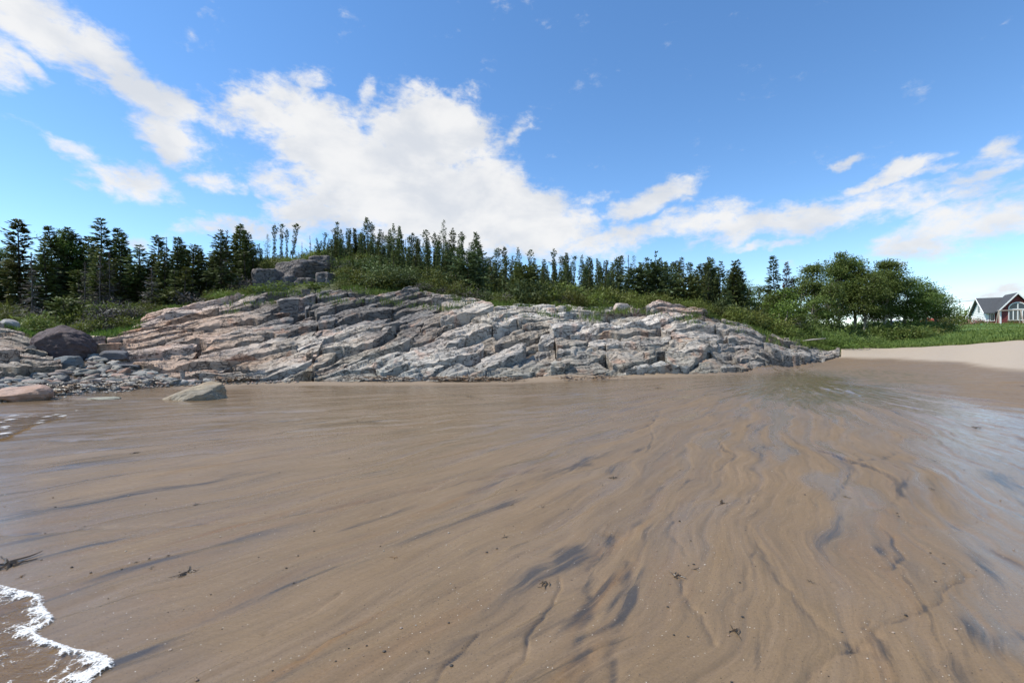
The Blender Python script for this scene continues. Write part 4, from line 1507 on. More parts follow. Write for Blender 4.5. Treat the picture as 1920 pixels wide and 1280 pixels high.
def conifer(h, rmax, style, seed, spray=0.34):
    """returns (trunk mesh builder, crown V, Q, tint)"""
    rng = np.random.RandomState(seed)
    lean = rng.normal(0, 0.02, 2)
    if style == 'lean':
        lean = np.array([0.16, 0.02])
    bend = rng.normal(0, 0.02)

    def axis(z):
        z = np.asarray(z, float)
        t = z / h
        return np.stack([lean[0] * z + bend * h * t * t, lean[1] * z, z], -1)
    tr = MB()
    zs = np.linspace(-0.4, h * .99, 8)
    tr.tube([axis(max(q, 0)) + np.array((0, 0, min(q, 0))) for q in zs], [max(0.010, (0.018 + 0.0075 * h) * (1 - max(q, 0) / h) ** 0.8 + .006) for q in zs], 6)
    bare = style in ('dead', 'thin')
    z0 = h * {'full': .02, 'club': .22, 'ragged': .08, 'dead': .08, 'thin': .1, 'larch': .10, 'lean': .30, 'bushy': .02}[style]
    step = 0.0095 * (1 + .06 * h) if not bare else 0.022
    n = int((h * .985 - z0) / step)
    z = z0 + (h * .985 - z0) * np.sort(rng.rand(n))
    t = z / h
    tip = np.minimum(1, (1 - t) / .07)
    if style in ('club', 'lean'):
        prof = (0.30 + 0.32 * (1 - t) + 0.55 * np.exp(-((t - .86) / .10) ** 2)) * tip
        prof *= 0.45 + 0.65 * sst(-.3, .3, perlin(z * 1.5 + seed, z * 0 + .5, seed))
    elif style == 'ragged':
        prof = (0.22 + 0.8 * (1 - t) ** .8) * (0.40 + 0.8 * sst(-.3, .35, perlin(z * 1.3 + seed, z * 0 + .5, seed))) * tip
    elif style == 'bushy':
        prof = np.sqrt(np.maximum(.02, 1 - (2 * t - .75) ** 2 / 1.6)) * np.minimum(1, (1 - t) / .12 + .1)
    else:
        prof = (1 - t) ** 0.8 * .96 + .04
        prof *= 0.72 + 0.4 * sst(-.4, .4, perlin(z * 1.6 + seed, z * 0 + .5, seed))
    a = rng.uniform(0, 2 * np.pi, n)
    ln = np.maximum(.06, rmax * prof * rng.uniform(.5, 1.15, n))
    # uneven sides
    ln *= 0.72 + 0.5 * sst(-.5, .5, perlin(np.cos(a) * 1.2 + seed, z * .7 + np.sin(a) * 1.2, seed + 2))
    slope = (-0.42 + 0.95 * t + rng.normal(0, .14, n)) if style != 'larch' else (.4 * t + rng.normal(0, .1, n))
    bd = np.stack([np.cos(a), np.sin(a), slope], 1)
    base = axis(z)
    side = np.stack([-np.sin(a), np.cos(a), 0 * a], 1)
    if bare:
        k = np.full(n, 8)
        C, D, L, W = [base], [bd], [ln], [np.full(n, .055)]
    else:
        k = np.maximum(2, (ln / (.085 if style != 'larch' else .15)).astype(int) + 1)
        C, D, L, W = [], [], [], []
    bi = np.repeat(np.arange(n), k)
    m = len(bi)
    f = rng.rand(m)
    if not bare:
        f = f ** .75
    sd = bd[bi] + side[bi] * (rng.choice([-1, 1], m) * rng.uniform(.1, .9, m))[:, None]
    sd[:, 2] += rng.normal(-.12, .18, m)
    C.append(base[bi] + bd[bi] * (ln[bi] * f * .85)[:, None])
    D.append(sd)
    if bare:
        L.append(ln[bi] * rng.uniform(.2, .5, m))
        W.append(np.full(m, .045))
    else:
        s = spray * rng.uniform(.6, 1.15, m) * (.72 + .28 * (1 - t[bi]))
        s = np.minimum(s, .12 + ln[bi])
        L.append(s)
        W.append(s * (.46 if style != 'larch' else .22))
    C, D, L, W = np.concatenate(C), np.concatenate(D), np.concatenate(L), np.concatenate(W)
    T = np.clip(.25 + .5 * rng.rand(len(C)) + rng.normal(0, .12, len(C)), 0, 1)
    # bare dead twigs below the live crown
    if style in ('club', 'ragged', 'lean', 'larch'):
        zz = h * .05
        top = h * (.42 if style != 'ragged' else .3)
        while zz < top:
            aa = rng.uniform(0, 6.28)
            l2 = rmax * rng.uniform(.3, .8)
            bb = axis(zz)
            tr.tube([bb, bb + np.array([math.cos(aa) * l2, math.sin(aa) * l2, -.15 * l2])], [.010, .003], 3)
            zz += rng.uniform(.05, .14)
    V, Q = cards(C, D, L, W, rng)
    return tr, V, Q, np.repeat(T, 4)


def broadleaf(h, rx, seed, leaves=4200, size=.17, trunk_free=.25, gap=.5):
    rng = np.random.RandomState(seed)
    tr = MB()
    lean = rng.normal(0, .05, 2)

    def ax(t):
        return np.array([lean[0] * h * t + .12 * math.sin(t * 5 + seed), lean[1] * h * t, h * t])
    tr.tube([ax(0) - (0, 0, .4)] + [ax(t) for t in np.linspace(0.02, .92, 7)], [.05 + .012 * h] + [(.045 + .011 * h) * (1 - t * .85) for t in np.linspace(0, .92, 7)], 7)
    cen = []
    for k in range(46):
        t = trunk_free + (1 - trunk_free) * rng.rand() ** .85
        prof = math.sin(math.pi * min(1, ((t - trunk_free) / (1 - trunk_free)) * .82 + .14)) ** .7
        a = rng.uniform(0, 6.28)
        r = rx * prof * rng.uniform(.25, 1.05)
        b = ax(max(.1, t - .18))
        e = ax(t) + np.array([math.cos(a) * r, math.sin(a) * r, rng.normal(0, .05 * h)])
        tr.tube([b, (b + e) / 2 + (0, 0, .05 * h * rng.rand()), e], [.03, .018, .006], 4)
        cen.append(e)
    cen = np.array(cen)
    ci = rng.randint(0, len(cen), leaves)
    rad = rng.uniform(.22, .55, len(cen)) * (rx / 1.7)
    off = np.clip(rng.normal(0, 1, (leaves, 3)), -1.7, 1.7) * rad[ci][:, None] * np.array((1, 1, .62))
    C = cen[ci] + off
    D = rng.normal(0, 1, (leaves, 3)) + np.array((0, 0, -.3))
    L = size * rng.uniform(.7, 1.3, leaves)
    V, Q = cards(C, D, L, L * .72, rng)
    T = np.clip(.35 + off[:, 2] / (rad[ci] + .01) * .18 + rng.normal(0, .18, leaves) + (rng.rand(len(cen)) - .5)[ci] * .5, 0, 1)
    return tr, V, Q, np.repeat(T, 4)


def shrub_cards(w, h, seed, leaves=620, size=.13, style='leaf'):
    rng = np.random.RandomState(seed)
    nc = 14
    a = rng.uniform(0, 6.28, nc)
    r = w * rng.rand(nc) ** .6
    cen = np.stack([np.cos(a) * r, np.sin(a) * r, h * (.35 + .6 * rng.rand(nc)) * np.sqrt(np.maximum(.15, 1 - (r / w) ** 2))], 1)
    ci = rng.randint(0, nc, leaves)
    off = rng.normal(0, 1, (leaves, 3)) * np.array((.20 * w + .06, .20 * w + .06, .16 * h + .03))
    C = cen[ci] + off
    C[:, 2] = np.abs(C[:, 2])
    D = off / (np.linalg.norm(off, axis=1)[:, None] + .01) * .6 + rng.normal(0, .7, (leaves, 3)) + (0, 0, .10)
    L = size * rng.uniform(.6, 1.4, leaves)
    wd = {'leaf': .6, 'needle': .34, 'twig': .10}[style]
    V, Q = cards(C, D, L * (1.0 if style == 'leaf' else 1.5), L * wd, rng)
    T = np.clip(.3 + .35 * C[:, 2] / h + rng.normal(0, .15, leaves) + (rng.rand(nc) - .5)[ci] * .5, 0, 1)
    return V, Q, np.repeat(T, 4)


PROTO = {}


def proto(style, h, seed, **kw):
    key = (style, h, seed)
    if key not in PROTO:
        if style == 'aspen':
            tr, V, Q, T = broadleaf(h, kw.get('rx', 1.7), seed, kw.get('leaves', 4200), kw.get('size', .17), kw.get('free', .25))
        else:
            tr, V, Q, T = conifer(h, kw['r'], style, seed, kw.get('spray', .34))
        PROTO[key] = (tr.mesh('trunk', True), mesh_np('crown', V, Q, None, False, {'tint': T}))
    return PROTO[key]


MATV = {}


def with_mat(me, mat):
    k = (me.name, mat.name)
    if k not in MATV:
        m2 = me if not me.materials else me.copy()
        m2.materials.clear()
        m2.materials.append(mat)
        MATV[k] = m2
    return MATV[k]


# ------- the trees, read off the photograph: photo x, photo y of the tip, distance, habit
TREES = [
    (-40, 430, 31, 'full'), (38, 408, 30, 'ragged'), (8, 455, 33, 'full'), (60, 470, 29, 'dead'), (88, 452, 30, 'full'), (105, 424, 34, 'full'), (123, 424, 35, 'full'), (152, 438, 36, 'full'), (165, 442, 37, 'full'),
    (191, 408, 33, 'full'), (224, 434, 33, 'full'), (232, 428, 34, 'full'), (160, 488, 27.5, 'dead'), (188, 476, 28.5, 'dead'), (206, 470, 29, 'dead'), (260, 458, 32, 'ragged'), (283, 470, 33, 'dead'),
    (297, 440, 33, 'ragged'), (315, 442, 36, 'thin'), (310, 468, 31, 'full'), (333, 444, 33, 'full'), (346, 452, 35, 'full'), (361, 456, 33, 'full'), (285, 500, 28, 'dead'), (345, 500, 29.5, 'full'),
    (330, 505, 30, 'full'), (382, 466, 38, 'thin'), (395, 480, 38, 'ragged'), (415, 430, 31.5, 'ragged'), (424, 450, 38, 'full'), (440, 440, 37, 'club'), (456, 430, 36, 'club'), (475, 458, 35, 'ragged'), (462, 470, 34, 'full'),
    (500, 438, 41, 'larch'), (514, 419, 43, 'club'), (527, 418, 43, 'club'), (538, 428, 44, 'club'), (545, 417, 43, 'lean'), (566, 452, 48, 'thin'), (583, 440, 49, 'thin'), (603, 450, 50, 'full'), (490, 465, 39, 'ragged'),
    (632, 415, 50, 'club'), (640, 428, 52, 'club'), (651, 428, 50, 'ragged'), (666, 430, 52, 'club'), (677, 433, 51, 'club'), (688, 408, 49, 'club'), (696, 420, 51, 'ragged'), (709, 436, 44, 'club'), (684, 442, 44, 'full'),
    (722, 440, 51, 'ragged'), (738, 418, 48, 'ragged'), (748, 422, 50, 'full'), (730, 428, 49, 'full'), (762, 446, 54, 'thin'), (774, 434, 50, 'club'), (785, 450, 50, 'full'), (793, 452, 51, 'ragged'), (803, 456, 48, 'full'),
    (815, 434, 43, 'club'), (831, 410, 42, 'larch'), (847, 426, 44, 'ragged'), (868, 433, 44, 'club'), (862, 455, 46, 'ragged'), (824, 440, 45, 'full'), (840, 450, 44, 'full'),
    (880, 452, 43, 'larch'), (900, 463, 45, 'club'), (893, 478, 42, 'full'), (855, 478, 34, 'full'), (914, 480, 46, 'full'),
    (931, 464, 44, 'ragged'), (947, 460, 44, 'club'), (960, 478, 46, 'full'), (973, 462, 45, 'ragged'), (995, 488, 46, 'full'), (1005, 500, 46, 'full'), (1017, 489, 48, 'thin'), (1025, 496, 46, 'full'), (1038, 464, 43, 'club'),
    (1049, 500, 46, 'full'), (1060, 490, 46, 'club'), (1068, 498, 46, 'full'), (1076, 478, 44, 'club'), (1090, 477, 44, 'full'), (1100, 488, 44, 'full'), (1110, 489, 45, 'ragged'), (1121, 487, 43, 'full'), (1135, 488, 43, 'full'),
    (1146, 491, 45, 'full'), (1158, 476, 40, 'lean'), (1168, 498, 44, 'full'), (1180, 475, 44, 'thin'), (1191, 477, 45, 'larch'), (1212, 481, 45, 'club'), (1200, 492, 44, 'full'), (1225, 492, 44, 'full'),
    (1239, 481, 42, 'full'), (1251, 491, 43, 'full'), (1262, 492, 43, 'ragged'), (1274, 489, 44, 'thin'), (1281, 481, 43, 'dead'), (1294, 491, 44, 'ragged'), (1303, 504, 43, 'full'), (1313, 503, 40, 'ragged'), (1329, 480, 38, 'club'),
    (1322, 500, 39, 'full'), (1349, 489, 37, 'full'), (1341, 505, 38, 'full'), (1378, 497, 36, 'full'), (1366, 520, 37, 'full'), (1455, 478, 40, 'full'), (1474, 489, 41, 'red'), (1485, 520, 41, 'red'), (1440, 540, 39, 'full'),
]
rngT = random.Random(77)
# lower spruces filling the flanks of the wood
for k in range(150):
    px = rngT.uniform(600, 1400)
    D = rngT.uniform(float(veg_line(px)) + 4.5, 44)
    x, y, z = spot(px, D)
    hh = rngT.uniform(2.4, 5.6)
    TREES.append((px, max(HOR - (z + hh - EYE) / D * F, (432 if px < 900 else 478) + rngT.uniform(0, 34)), D, rngT.choice(['full', 'full', 'ragged', 'club', 'small'])))
for k in range(26):
    px = rngT.uniform(-60, 480)
    D = rngT.uniform(float(veg_line(px)) + 6, 40)
    x, y, z = spot(px, D)
    hh = rngT.uniform(2.5, 5.0)
    TREES.append((px, HOR - (z + hh - EYE) / D * F, D, rngT.choice(['full', 'ragged', 'full', 'dead'])))

for k in range(14):
    TREES.append((rngT.uniform(372, 520), rngT.uniform(452, 490), rngT.uniform(35.5, 42), rngT.choice(['full', 'ragged', 'ragged', 'club'])))
for k in range(26):
    px = rngT.uniform(-90, 480)
    TREES.append((px, rngT.uniform(462, 520), rngT.uniform(33, 42), rngT.choice(['full', 'ragged', 'full', 'full', 'dead'])))
SPEC = {'full': (1.15, SPR), 'ragged': (0.95, SPR), 'club': (0.50, SPR), 'lean': (.5, SPR), 'dead': (1.0, DEADN), 'thin': (.5, DEADN), 'larch': (1.15, LARCH), 'red': (.8, REDN), 'small': (.8, SPRY)}
WORDS = {'full': 'dense conical spruce', 'ragged': 'ragged gappy spruce', 'club': 'club-topped spruce', 'lean': 'leaning club-topped spruce', 'dead': 'dead grey bare spruce', 'thin': 'thin bare snag', 'larch': 'pale feathery larch',
         'red': 'reddish dying spruce', 'small': 'yellow-green young spruce'}
CATS = {'thin': 'dead tree', 'dead': 'dead tree', 'larch': 'larch'}
ZONES = [(-999, 245, 'in the dark grove behind the purple boulder'), (245, 400, 'in the stand above the pink slabs'), (400, 600, 'around the grey rock knob'), (600, 700, 'on the left half of the hilltop'), (700, 765, 'on the middle of the hilltop'),
         (765, 920, 'around the tall pale larch'), (920, 1000, 'just right of the hill'), (1000, 1085, 'above the middle of the pale slabs'), (1085, 1160, 'above the pink crest block'), (1160, 1300, 'behind the broad bushy pines'), (1300, 1520, 'above the right end of the outcrop')]
ORD = ['first', 'second', 'third', 'fourth', 'fifth', 'sixth', 'seventh', 'eighth', 'ninth', 'tenth', 'eleventh', 'twelfth', 'thirteenth', 'fourteenth', 'fifteenth', 'sixteenth', 'seventeenth', 'eighteenth', 'nineteenth',
       'twentieth', 'twenty-first', 'twenty-second', 'twenty-third', 'twenty-fourth', 'twenty-fifth', 'twenty-sixth', 'twenty-seventh', 'twenty-eighth', 'twenty-ninth', 'thirtieth']
zone_of = lambda px: next(z for z in ZONES if z[0] <= px < z[1])
counts = {}
def size_word(px, py, D):
    x, y, z = spot(px, D)
    h = (HOR - py) / F * D + EYE - z
    return 'tall' if h > 6.3 else 'middling' if h > 4.0 else 'low'


for t in TREES:
    k = (t[3], size_word(*t[:3]), zone_of(t[0])[2])
    counts[k] = counts.get(k, 0) + 1
seen = {}
BIG = [2.6, 4.2, 6.0, 8.5]
for n, (px, py, D, style) in enumerate(sorted(TREES)):
    x, y, z = spot(px, D)
    h = max(1.2, (HOR - py) / F * D + EYE - z)
    base_h = min(BIG, key=lambda q: abs(math.log(q / h)))
    st2 = {'red': 'full', 'small': 'full'}.get(style, style)
    r = SPEC[style][0] * (0.45 + 0.115 * base_h)
    tm, cm = proto(st2, base_h, (n % 2) + 11 * BIG.index(base_h) + 100 * (hash_style := sorted(SPEC).index(style)), r=r, spray=.17 + .024 * base_h)
    zone = zone_of(px)[2]
    k = (style, size_word(px, py, D), zone)
    i = seen.get(k, 0)
    seen[k] = i + 1
    lab = f'{k[1]} {WORDS[style]} {zone}' if counts[k] == 1 else f'{k[1]} {WORDS[style]}, {ORD[i]} from left {zone}'
    root = empty({'larch': 'larch_tree', 'thin': 'dead_tree', 'dead': 'dead_tree'}.get(style, 'spruce_tree'), (x, y, z - .05), rngT.uniform(0, 6.28) if style != 'lean' else 0.2)
    s = h / base_h
    wid = s * rngT.uniform(.85, 1.15)
    if px < 480 and style in ('full', 'ragged'):
        wid *= 1.35
    if 480 < px < 1300:
        wid *= .72
    root.scale = (wid, wid, s)
    mat = SPEC[style][1]
    if mat is SPR and ((600 < px < 1400) and n % 5 < 1 or px <= 600 and n % 5 < 2):
        mat = SPRY
    tag(root, lab, CATS.get(style, 'spruce'), 'spruces and snags on the hill')
    obj('trunk', with_mat(tm, GREYB if style in ('dead', 'thin') else BARK), None, root)
    obj('crown', with_mat(cm, mat), None, root)

# broad bushy pines along the edge of the wood
PINES = [(880, 470, 30.5, 1.7, 'bushy dark green pine leaning over the rock edge below the tall larch'), (985, 500, 31, 1.6, 'broad flat-topped pine in the middle of the wood edge'), (1230, 494, 33, 2.2, 'broadest bushy pine above the pink crest rocks'),
         (1192, 502, 33, 1.5, 'bushy pine just left of the broadest one'), (1290, 520, 32, 1.5, 'rounded bushy pine right of the broadest one'), (120, 560, 26, 1.3, 'low bushy spruce behind the purple boulder'), (315, 545, 28.5, 1.2, 'low bushy yew-green spruce above the pink slabs')]
for n, (px, py, D, r, lab) in enumerate(PINES):
    x, y, z = spot(px, D)
    h = (HOR - py) / F * D + EYE - z
    tm, cm = proto('bushy', round(h, 1), 900 + n, r=r, spray=.36)
    root = empty('pine_tree', (x, y, z - .05), n * 1.3)
    tag(root, lab, 'pine', 'bushy pines at the edge of the wood')
    obj('trunk', with_mat(tm, BARK), None, root)
    obj('crown', with_mat(cm, LARCH if n in (0, 2, 3) else SPRY), None, root)

# aspens and birches
ASPEN = [(130, 448, 35, 1.5, 'light green aspen between dark spruces in the left grove'), (3, 475, 35, 1.4, 'light green birch at the extreme left edge'), (1405, 533, 40, 1.1, 'thin airy young aspen above the right end of the rocks'), (1424, 540, 41, 1.2, 'slender airy aspen just left of the lone tall spruce'),
         (1445, 556, 37, 1.5, 'leafy young birch in front of the lone tall spruce'), (1470, 545, 36, 1.6, 'bright birch with a pale leaning trunk at the rock end'), (1500, 530, 40, 1.5, 'airy aspen right of the reddish spruce'), (1530, 505, 41, 1.9, 'tall aspen, leftmost of the tall aspen row'),
         (1573, 490, 43, 1.9, 'tallest aspen of the row, knobbly twin tip'), (1602, 491, 44, 2.0, 'tall round-crowned aspen beside the tallest'), (1622, 506, 42, 1.8, 'aspen between the two tallest crowns and the forked one'), (1656, 498, 44, 2.0, 'aspen with a forked tip in the middle of the grove'),
         (1672, 512, 45, 1.7, 'aspen just right of the forked one'), (1697, 529, 45, 2.0, 'rounded aspen right of the grove middle'), (1740, 535, 47, 2.0, 'second aspen from the right end of the grove'), (1758, 552, 49, 1.8, 'rightmost low-sloping aspen of the grove'),
         (1550, 540, 38, 1.5, 'low leafy aspen in front of the tall row'), (1500, 590, 34, 1.1, 'small round alder above the driftwood log'),
         (1520, 560, 37, 1.5, 'dark leafy alder behind the driftwood log')]
for n, (px, py, D, r, lab) in enumerate(ASPEN):
    x, y, z = spot(px, D)
    h = (HOR - py) / F * D + EYE - z
    big = h > 4.6
    tm, cm = proto('aspen', 8.0 if big else 4.2, 50 + n % 4, rx=1.9 if big else 1.4, leaves=12500 if big else 3600, size=.15 if big else .14, free=.34 if big else .12)
    root = empty('aspen_tree', (x, y, z - .05), n * 2.1)
    s = h / (8.0 if big else 4.2)
    w = r / (1.9 if big else 1.4)
    root.scale = (w, w, s)
    tag(root, lab, 'aspen', 'aspens and birches')
    obj('trunk', with_mat(tm, BIRCH), None, root)
    obj('crown', with_mat(cm, FRESH if ('bright' in lab or 'light' in lab) else LEAF), None, root)
# the pale leaning trunk that shows below the bright birch
x, y, z = spot(1466, 33.5)
t = empty('leaning_birch', (x, y, z))
tag(t, 'small birch with pale leaning forked trunk at the top of the right rocks', 'birch')
mb = MB()
mb.tube([(-.35, 0, -.3), (-.1, 0, .5), (.35, 0, 1.35), (.5, .1, 2.0)], [.06, .05, .035, .015], 6)
mb.tube([(-.1, 0, .5), (-.2, 0, 1.1), (-.15, .1, 1.7)], [.035, .025, .01], 6)
mb.build('trunk', BIRCH, t, True)
V, Q, T = shrub_cards(.9, 1.5, 3, 700, .15)
V[:, 2] += 1.1
obj('crown', mesh_np('crown', V, Q, None, False, {'tint': T}), FRESH, t)

# ------- shrubs that can be picked out
SHV = {}
for kind, mt, stl in (('leaf', BUSH, 'leaf'), ('fresh', FRESH, 'leaf'), ('needle', SPRY, 'needle'), ('twig', DEADN, 'twig')):
    for q in range(3):
        V, Q, T = shrub_cards(1.0, .9, 500 + q, 900 if stl != 'twig' else 700, .13 if stl == 'leaf' else .17, stl)
        SHV[kind, q] = mesh_np('crown', V, Q, None, False, {'tint': T})
        SHV[kind, q].materials.append(mt)
SHRUBS = [(885, 563, 28.0, 1.3, .8, 'twig', 'grey leafless shrub at the dark rock edge under the bushy pine'), (1062, 570, 29.6, .9, .7, 'twig', 'grey twiggy shrub on the turf above the pale slabs'), (250, 560, 27.5, 1.5, 1.2, 'twig', 'large grey dead brush in the gap above the pink slabs'),
          (20, 575, 25, 1.3, .9, 'twig', 'brown-grey dead brush above the left ledge'), (200, 570, 26.5, 1.0, .9, 'fresh', 'yellow-green shrub behind the squarish boulder'), (90, 610, 22.4, .8, .5, 'fresh', 'bright low plant touching the top of the purple boulder'),
          (560, 545, 31.2, 1.7, .55, 'fresh', 'bright green creeping shrub below the grey knob'), (500, 556, 30.3, 1.2, .45, 'fresh', 'bright green patch left of the one below the knob'), (440, 566, 29.4, 1.3, .45, 'fresh', 'long low green shrub on the crest of the pink slabs'),
          (1280, 556, 31, 1.0, 1.0, 'fresh', 'yellow-green upright shrub above the rough pink rock'), (1560, 640, 33.0, 1.4, .55, 'fresh', 'bright low shrub at the end of the outcrop beside the dry sand'), (1610, 645, 34.0, 1.3, .45, 'fresh', 'bright low shrub next along the sand edge'),
          (1400, 600, 31.5, 1.4, .8, 'leaf', 'rounded olive shrub on the sloping bank left of the pale trunk'), (1440, 612, 32, 1.3, .7, 'leaf', 'olive shrub on the bank just below the pale trunk'), (1755, 618, 47, 1.5, 1.0, 'leaf', 'dark shrub in the lawn bank below the red parasol'),
          (1775, 612, 60, 1.8, 2.2, 'leaf', 'tall dark bush right of the red parasol'), (1758, 604, 62, 1.3, 1.6, 'leaf', 'reddish-green bush just right of the red parasol'), (1805, 600, 92, 2.2, 4.0, 'leaf', 'round distant tree left of the white garage'), (1787, 600, 95, 2.0, 3.4, 'leaf', 'small distant tree beyond the lawn'),
          (1680, 632, 40.5, 1.6, 1.1, 'leaf', 'dark hedge shrub under the grove, left one'), (1710, 630, 41.5, 1.6, 1.1, 'leaf', 'dark hedge shrub under the grove, middle one'), (1738, 628, 42.5, 1.4, 1.0, 'leaf', 'dark hedge shrub under the grove, right one')]
for n, (px, py, D, w, h, kind, lab) in enumerate(SHRUBS):
    x, y, z = spot(px, D)
    root = empty('shrub', (x, y, z - .03), n * 1.7)
    root.scale = (w, w, h / .9)
    tag(root, lab, 'shrub', 'shrubs')
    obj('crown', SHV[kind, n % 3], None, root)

# ------- the thicket and ground cover that read as one mass
SHB = {}


def mass_protos(mat):
    if mat.name not in SHB:
        L = []
        for q in range(6):
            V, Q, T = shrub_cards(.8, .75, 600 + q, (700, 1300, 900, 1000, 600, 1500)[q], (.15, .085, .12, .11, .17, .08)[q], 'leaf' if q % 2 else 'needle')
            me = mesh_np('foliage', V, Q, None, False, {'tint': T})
            me.materials.append(mat)
            L.append(bpy.data.objects.new('foliage', me))
        SHB[mat.name] = L
    return SHB[mat.name]


def scatter(name, n, region, mat, scale, seed, label, protos=None, flat=1.15):
    rng = np.random.RandomState(seed)
    pts = region(rng, n)
    zs = land(pts[:, 0], pts[:, 1]) - .05
    me = bpy.data.meshes.new(name)
    me.vertices.add(n)
    me.vertices.foreach_set('co', np.stack([pts[:, 0], pts[:, 1], zs], 1).astype(np.float32).ravel())
    s = scale[0] + (scale[1] - scale[0]) * rng.rand(n) ** 1.8
    sc = np.stack([s * flat, s * flat, s * rng.uniform(.75, 1.25, n)], 1).astype(np.float32)
    me.attributes.new('sc', 'FLOAT_VECTOR', 'POINT').data.foreach_set('vector', sc.ravel())
    rt = np.stack([rng.normal(0, .1, n), rng.normal(0, .1, n), rng.uniform(0, 6.28, n)], 1).astype(np.float32)
    me.attributes.new('rt', 'FLOAT_VECTOR', 'POINT').data.foreach_set('vector', rt.ravel())
    me.attributes.new('pick', 'INT', 'POINT').data.foreach_set('value', rng.randint(0, 6, n).astype(np.int32))
    o = obj(name, me, mat)
    ng = bpy.data.node_groups.new(name, 'GeometryNodeTree')
    ng.interface.new_socket('Geometry', in_out='INPUT', socket_type='NodeSocketGeometry')
    ng.interface.new_socket('Geometry', in_out='OUTPUT', socket_type='NodeSocketGeometry')
    gi, go = ng.nodes.new('NodeGroupInput'), ng.nodes.new('NodeGroupOutput')
    ip = ng.nodes.new('GeometryNodeInstanceOnPoints')
    jn = ng.nodes.new('GeometryNodeGeometryToInstance')
    for p in reversed(protos or mass_protos(mat)):
        oi = ng.nodes.new('GeometryNodeObjectInfo')
        oi.inputs['Object'].default_value = p
        ng.links.new(oi.outputs['Geometry'], jn.inputs[0])

    def named(nm, dt):
        q = ng.nodes.new('GeometryNodeInputNamedAttribute')
        q.data_type = dt
        q.inputs['Name'].default_value = nm
        return q.outputs['Attribute']
    ng.links.new(gi.outputs[0], ip.inputs['Points'])
    ng.links.new(jn.outputs[0], ip.inputs['Instance'])
    ip.inputs['Pick Instance'].default_value = True
    ng.links.new(named('pick', 'INT'), ip.inputs['Instance Index'])
    ng.links.new(named('rt', 'FLOAT_VECTOR'), ip.inputs['Rotation'])
    ng.links.new(named('sc', 'FLOAT_VECTOR'), ip.inputs['Scale'])
    ng.links.new(ip.outputs[0], go.inputs[0])
    o.modifiers.new('scatter', 'NODES').node_group = ng
    return tag(o, label, 'shrubs', kind='stuff')


def reg(pxa, pxb, d0, d1, pw=1.0):
    def f(rng, n):
        px = rng.uniform(pxa, pxb, n)
        D = veg_line(px) + d0 + (d1 - d0) * rng.rand(n) ** pw
        if pxb > 478 and pxa < 640:
            k = (px > 478) & (px < 640) & (D < 35.5)
            D = np.where(k, 36.6 + rng.rand(n) * 8, D)
        return np.stack([(px - 960) / F * D, D], 1)
    return f


scatter('hill_thicket', 620, reg(478, 900, 0.6, 24, .9), BUSH, (.4, 1.25), 1, 'dense yellow-green shrub thicket covering the hill slope')
scatter('wood_undergrowth', 620, reg(860, 1500, 0.5, 15, 1.0), BUSH, (.35, 1.25), 2, 'mixed green undergrowth along the edge of the wood')
scatter('grove_undergrowth', 420, reg(-80, 476, 0.6, 16, .8), BUSH, (.35, 1.0), 3, 'green undergrowth below the left spruces')
TREEP = []
for q, (stl, hh, rr) in enumerate((('full', 4.2, .62), ('club', 4.2, .42), ('ragged', 4.2, .6), ('full', 4.2, .5), ('club', 4.2, .36), ('ragged', 4.2, .5))):
    tr, V, Q, T = conifer(hh, rr, stl, 700 + q, .25)
    tv, tf = tr.arrays()
    me = mesh_np('young_spruce', np.concatenate([V, tv]), Q, tf + len(V), False, {'tint': np.concatenate([T, np.zeros(len(tv))])})
    me.materials.append(SPR if q % 3 else SPRY)
    TREEP.append(bpy.data.objects.new('young_spruce', me))
scatter('spruce_thicket', 210, reg(600, 1400, 3.0, 17, .9), SPR, (.42, .88), 31, 'young spruces crowding together down the wooded slope', TREEP, 1.0)
scatter('spruce_scrub', 260, reg(600, 1400, 1.0, 16, .9), SPR, (.5, 1.9), 21, 'dark green spruce scrub scattered through the thicket')
scatter('dead_brush', 110, reg(150, 1300, 0.8, 12, .9), DEADN, (.4, 1.2), 22, 'grey dead brush scattered through the thicket')
scatter('grove_hedge', 150, reg(1530, 1745, 7, 24, 1.0), LEAF, (.8, 2.0), 9, 'dark leafy bushes behind the trunks of the aspen grove')
scatter('bank_undergrowth', 200, reg(1380, 1640, 1.5, 12, 1.0), LEAF, (.5, 1.2), 4, 'dark green undergrowth beneath the aspen grove')


def grass(name, n, region, mat, hgt, seed, label, w=.02):
    rng = np.random.RandomState(seed)
    p = region(rng, n)
    n = len(p)
    z = land(p[:, 0], p[:, 1])
    C = np.stack([p[:, 0], p[:, 1], z - .02], 1)
    D = rng.normal(0, .33, (n, 3)) + (0, 0, 1)
    L = hgt * rng.uniform(.5, 1.3, n)
    V, Q = cards(C, D, L, np.full(n, w), rng)
    o = obj(name, mesh_np(name, V, Q, None, False, {'tint': np.repeat(np.clip(rng.normal(.5, .25, n), 0, 1), 4)}), mat)
    return tag(o, label, 'grass', kind='stuff')


GRASS = mat_leaf('grass_blades', (0.075, 0.115, 0.022), (0.170, 0.220, 0.055), .3)


def crack_reg(rng, n):
    px = rng.uniform(420, 1540, n)
    D = veg_line(px) - 3.6 * rng.rand(n) ** 1.6
    x = (px - 960) / F * D
    k = fbm(x * 0.55, D * 0.9, 2, 131) > 0.16
    return np.stack([x[k], D[k]], 1)


def lawn_reg(rng, n):
    px = rng.uniform(1540, 2150, n)
    d0 = veg_line(px)
    D = d0 + 55 * rng.rand(n) ** 1.8
    return np.stack([(px - 960) / F * D, D], 1)


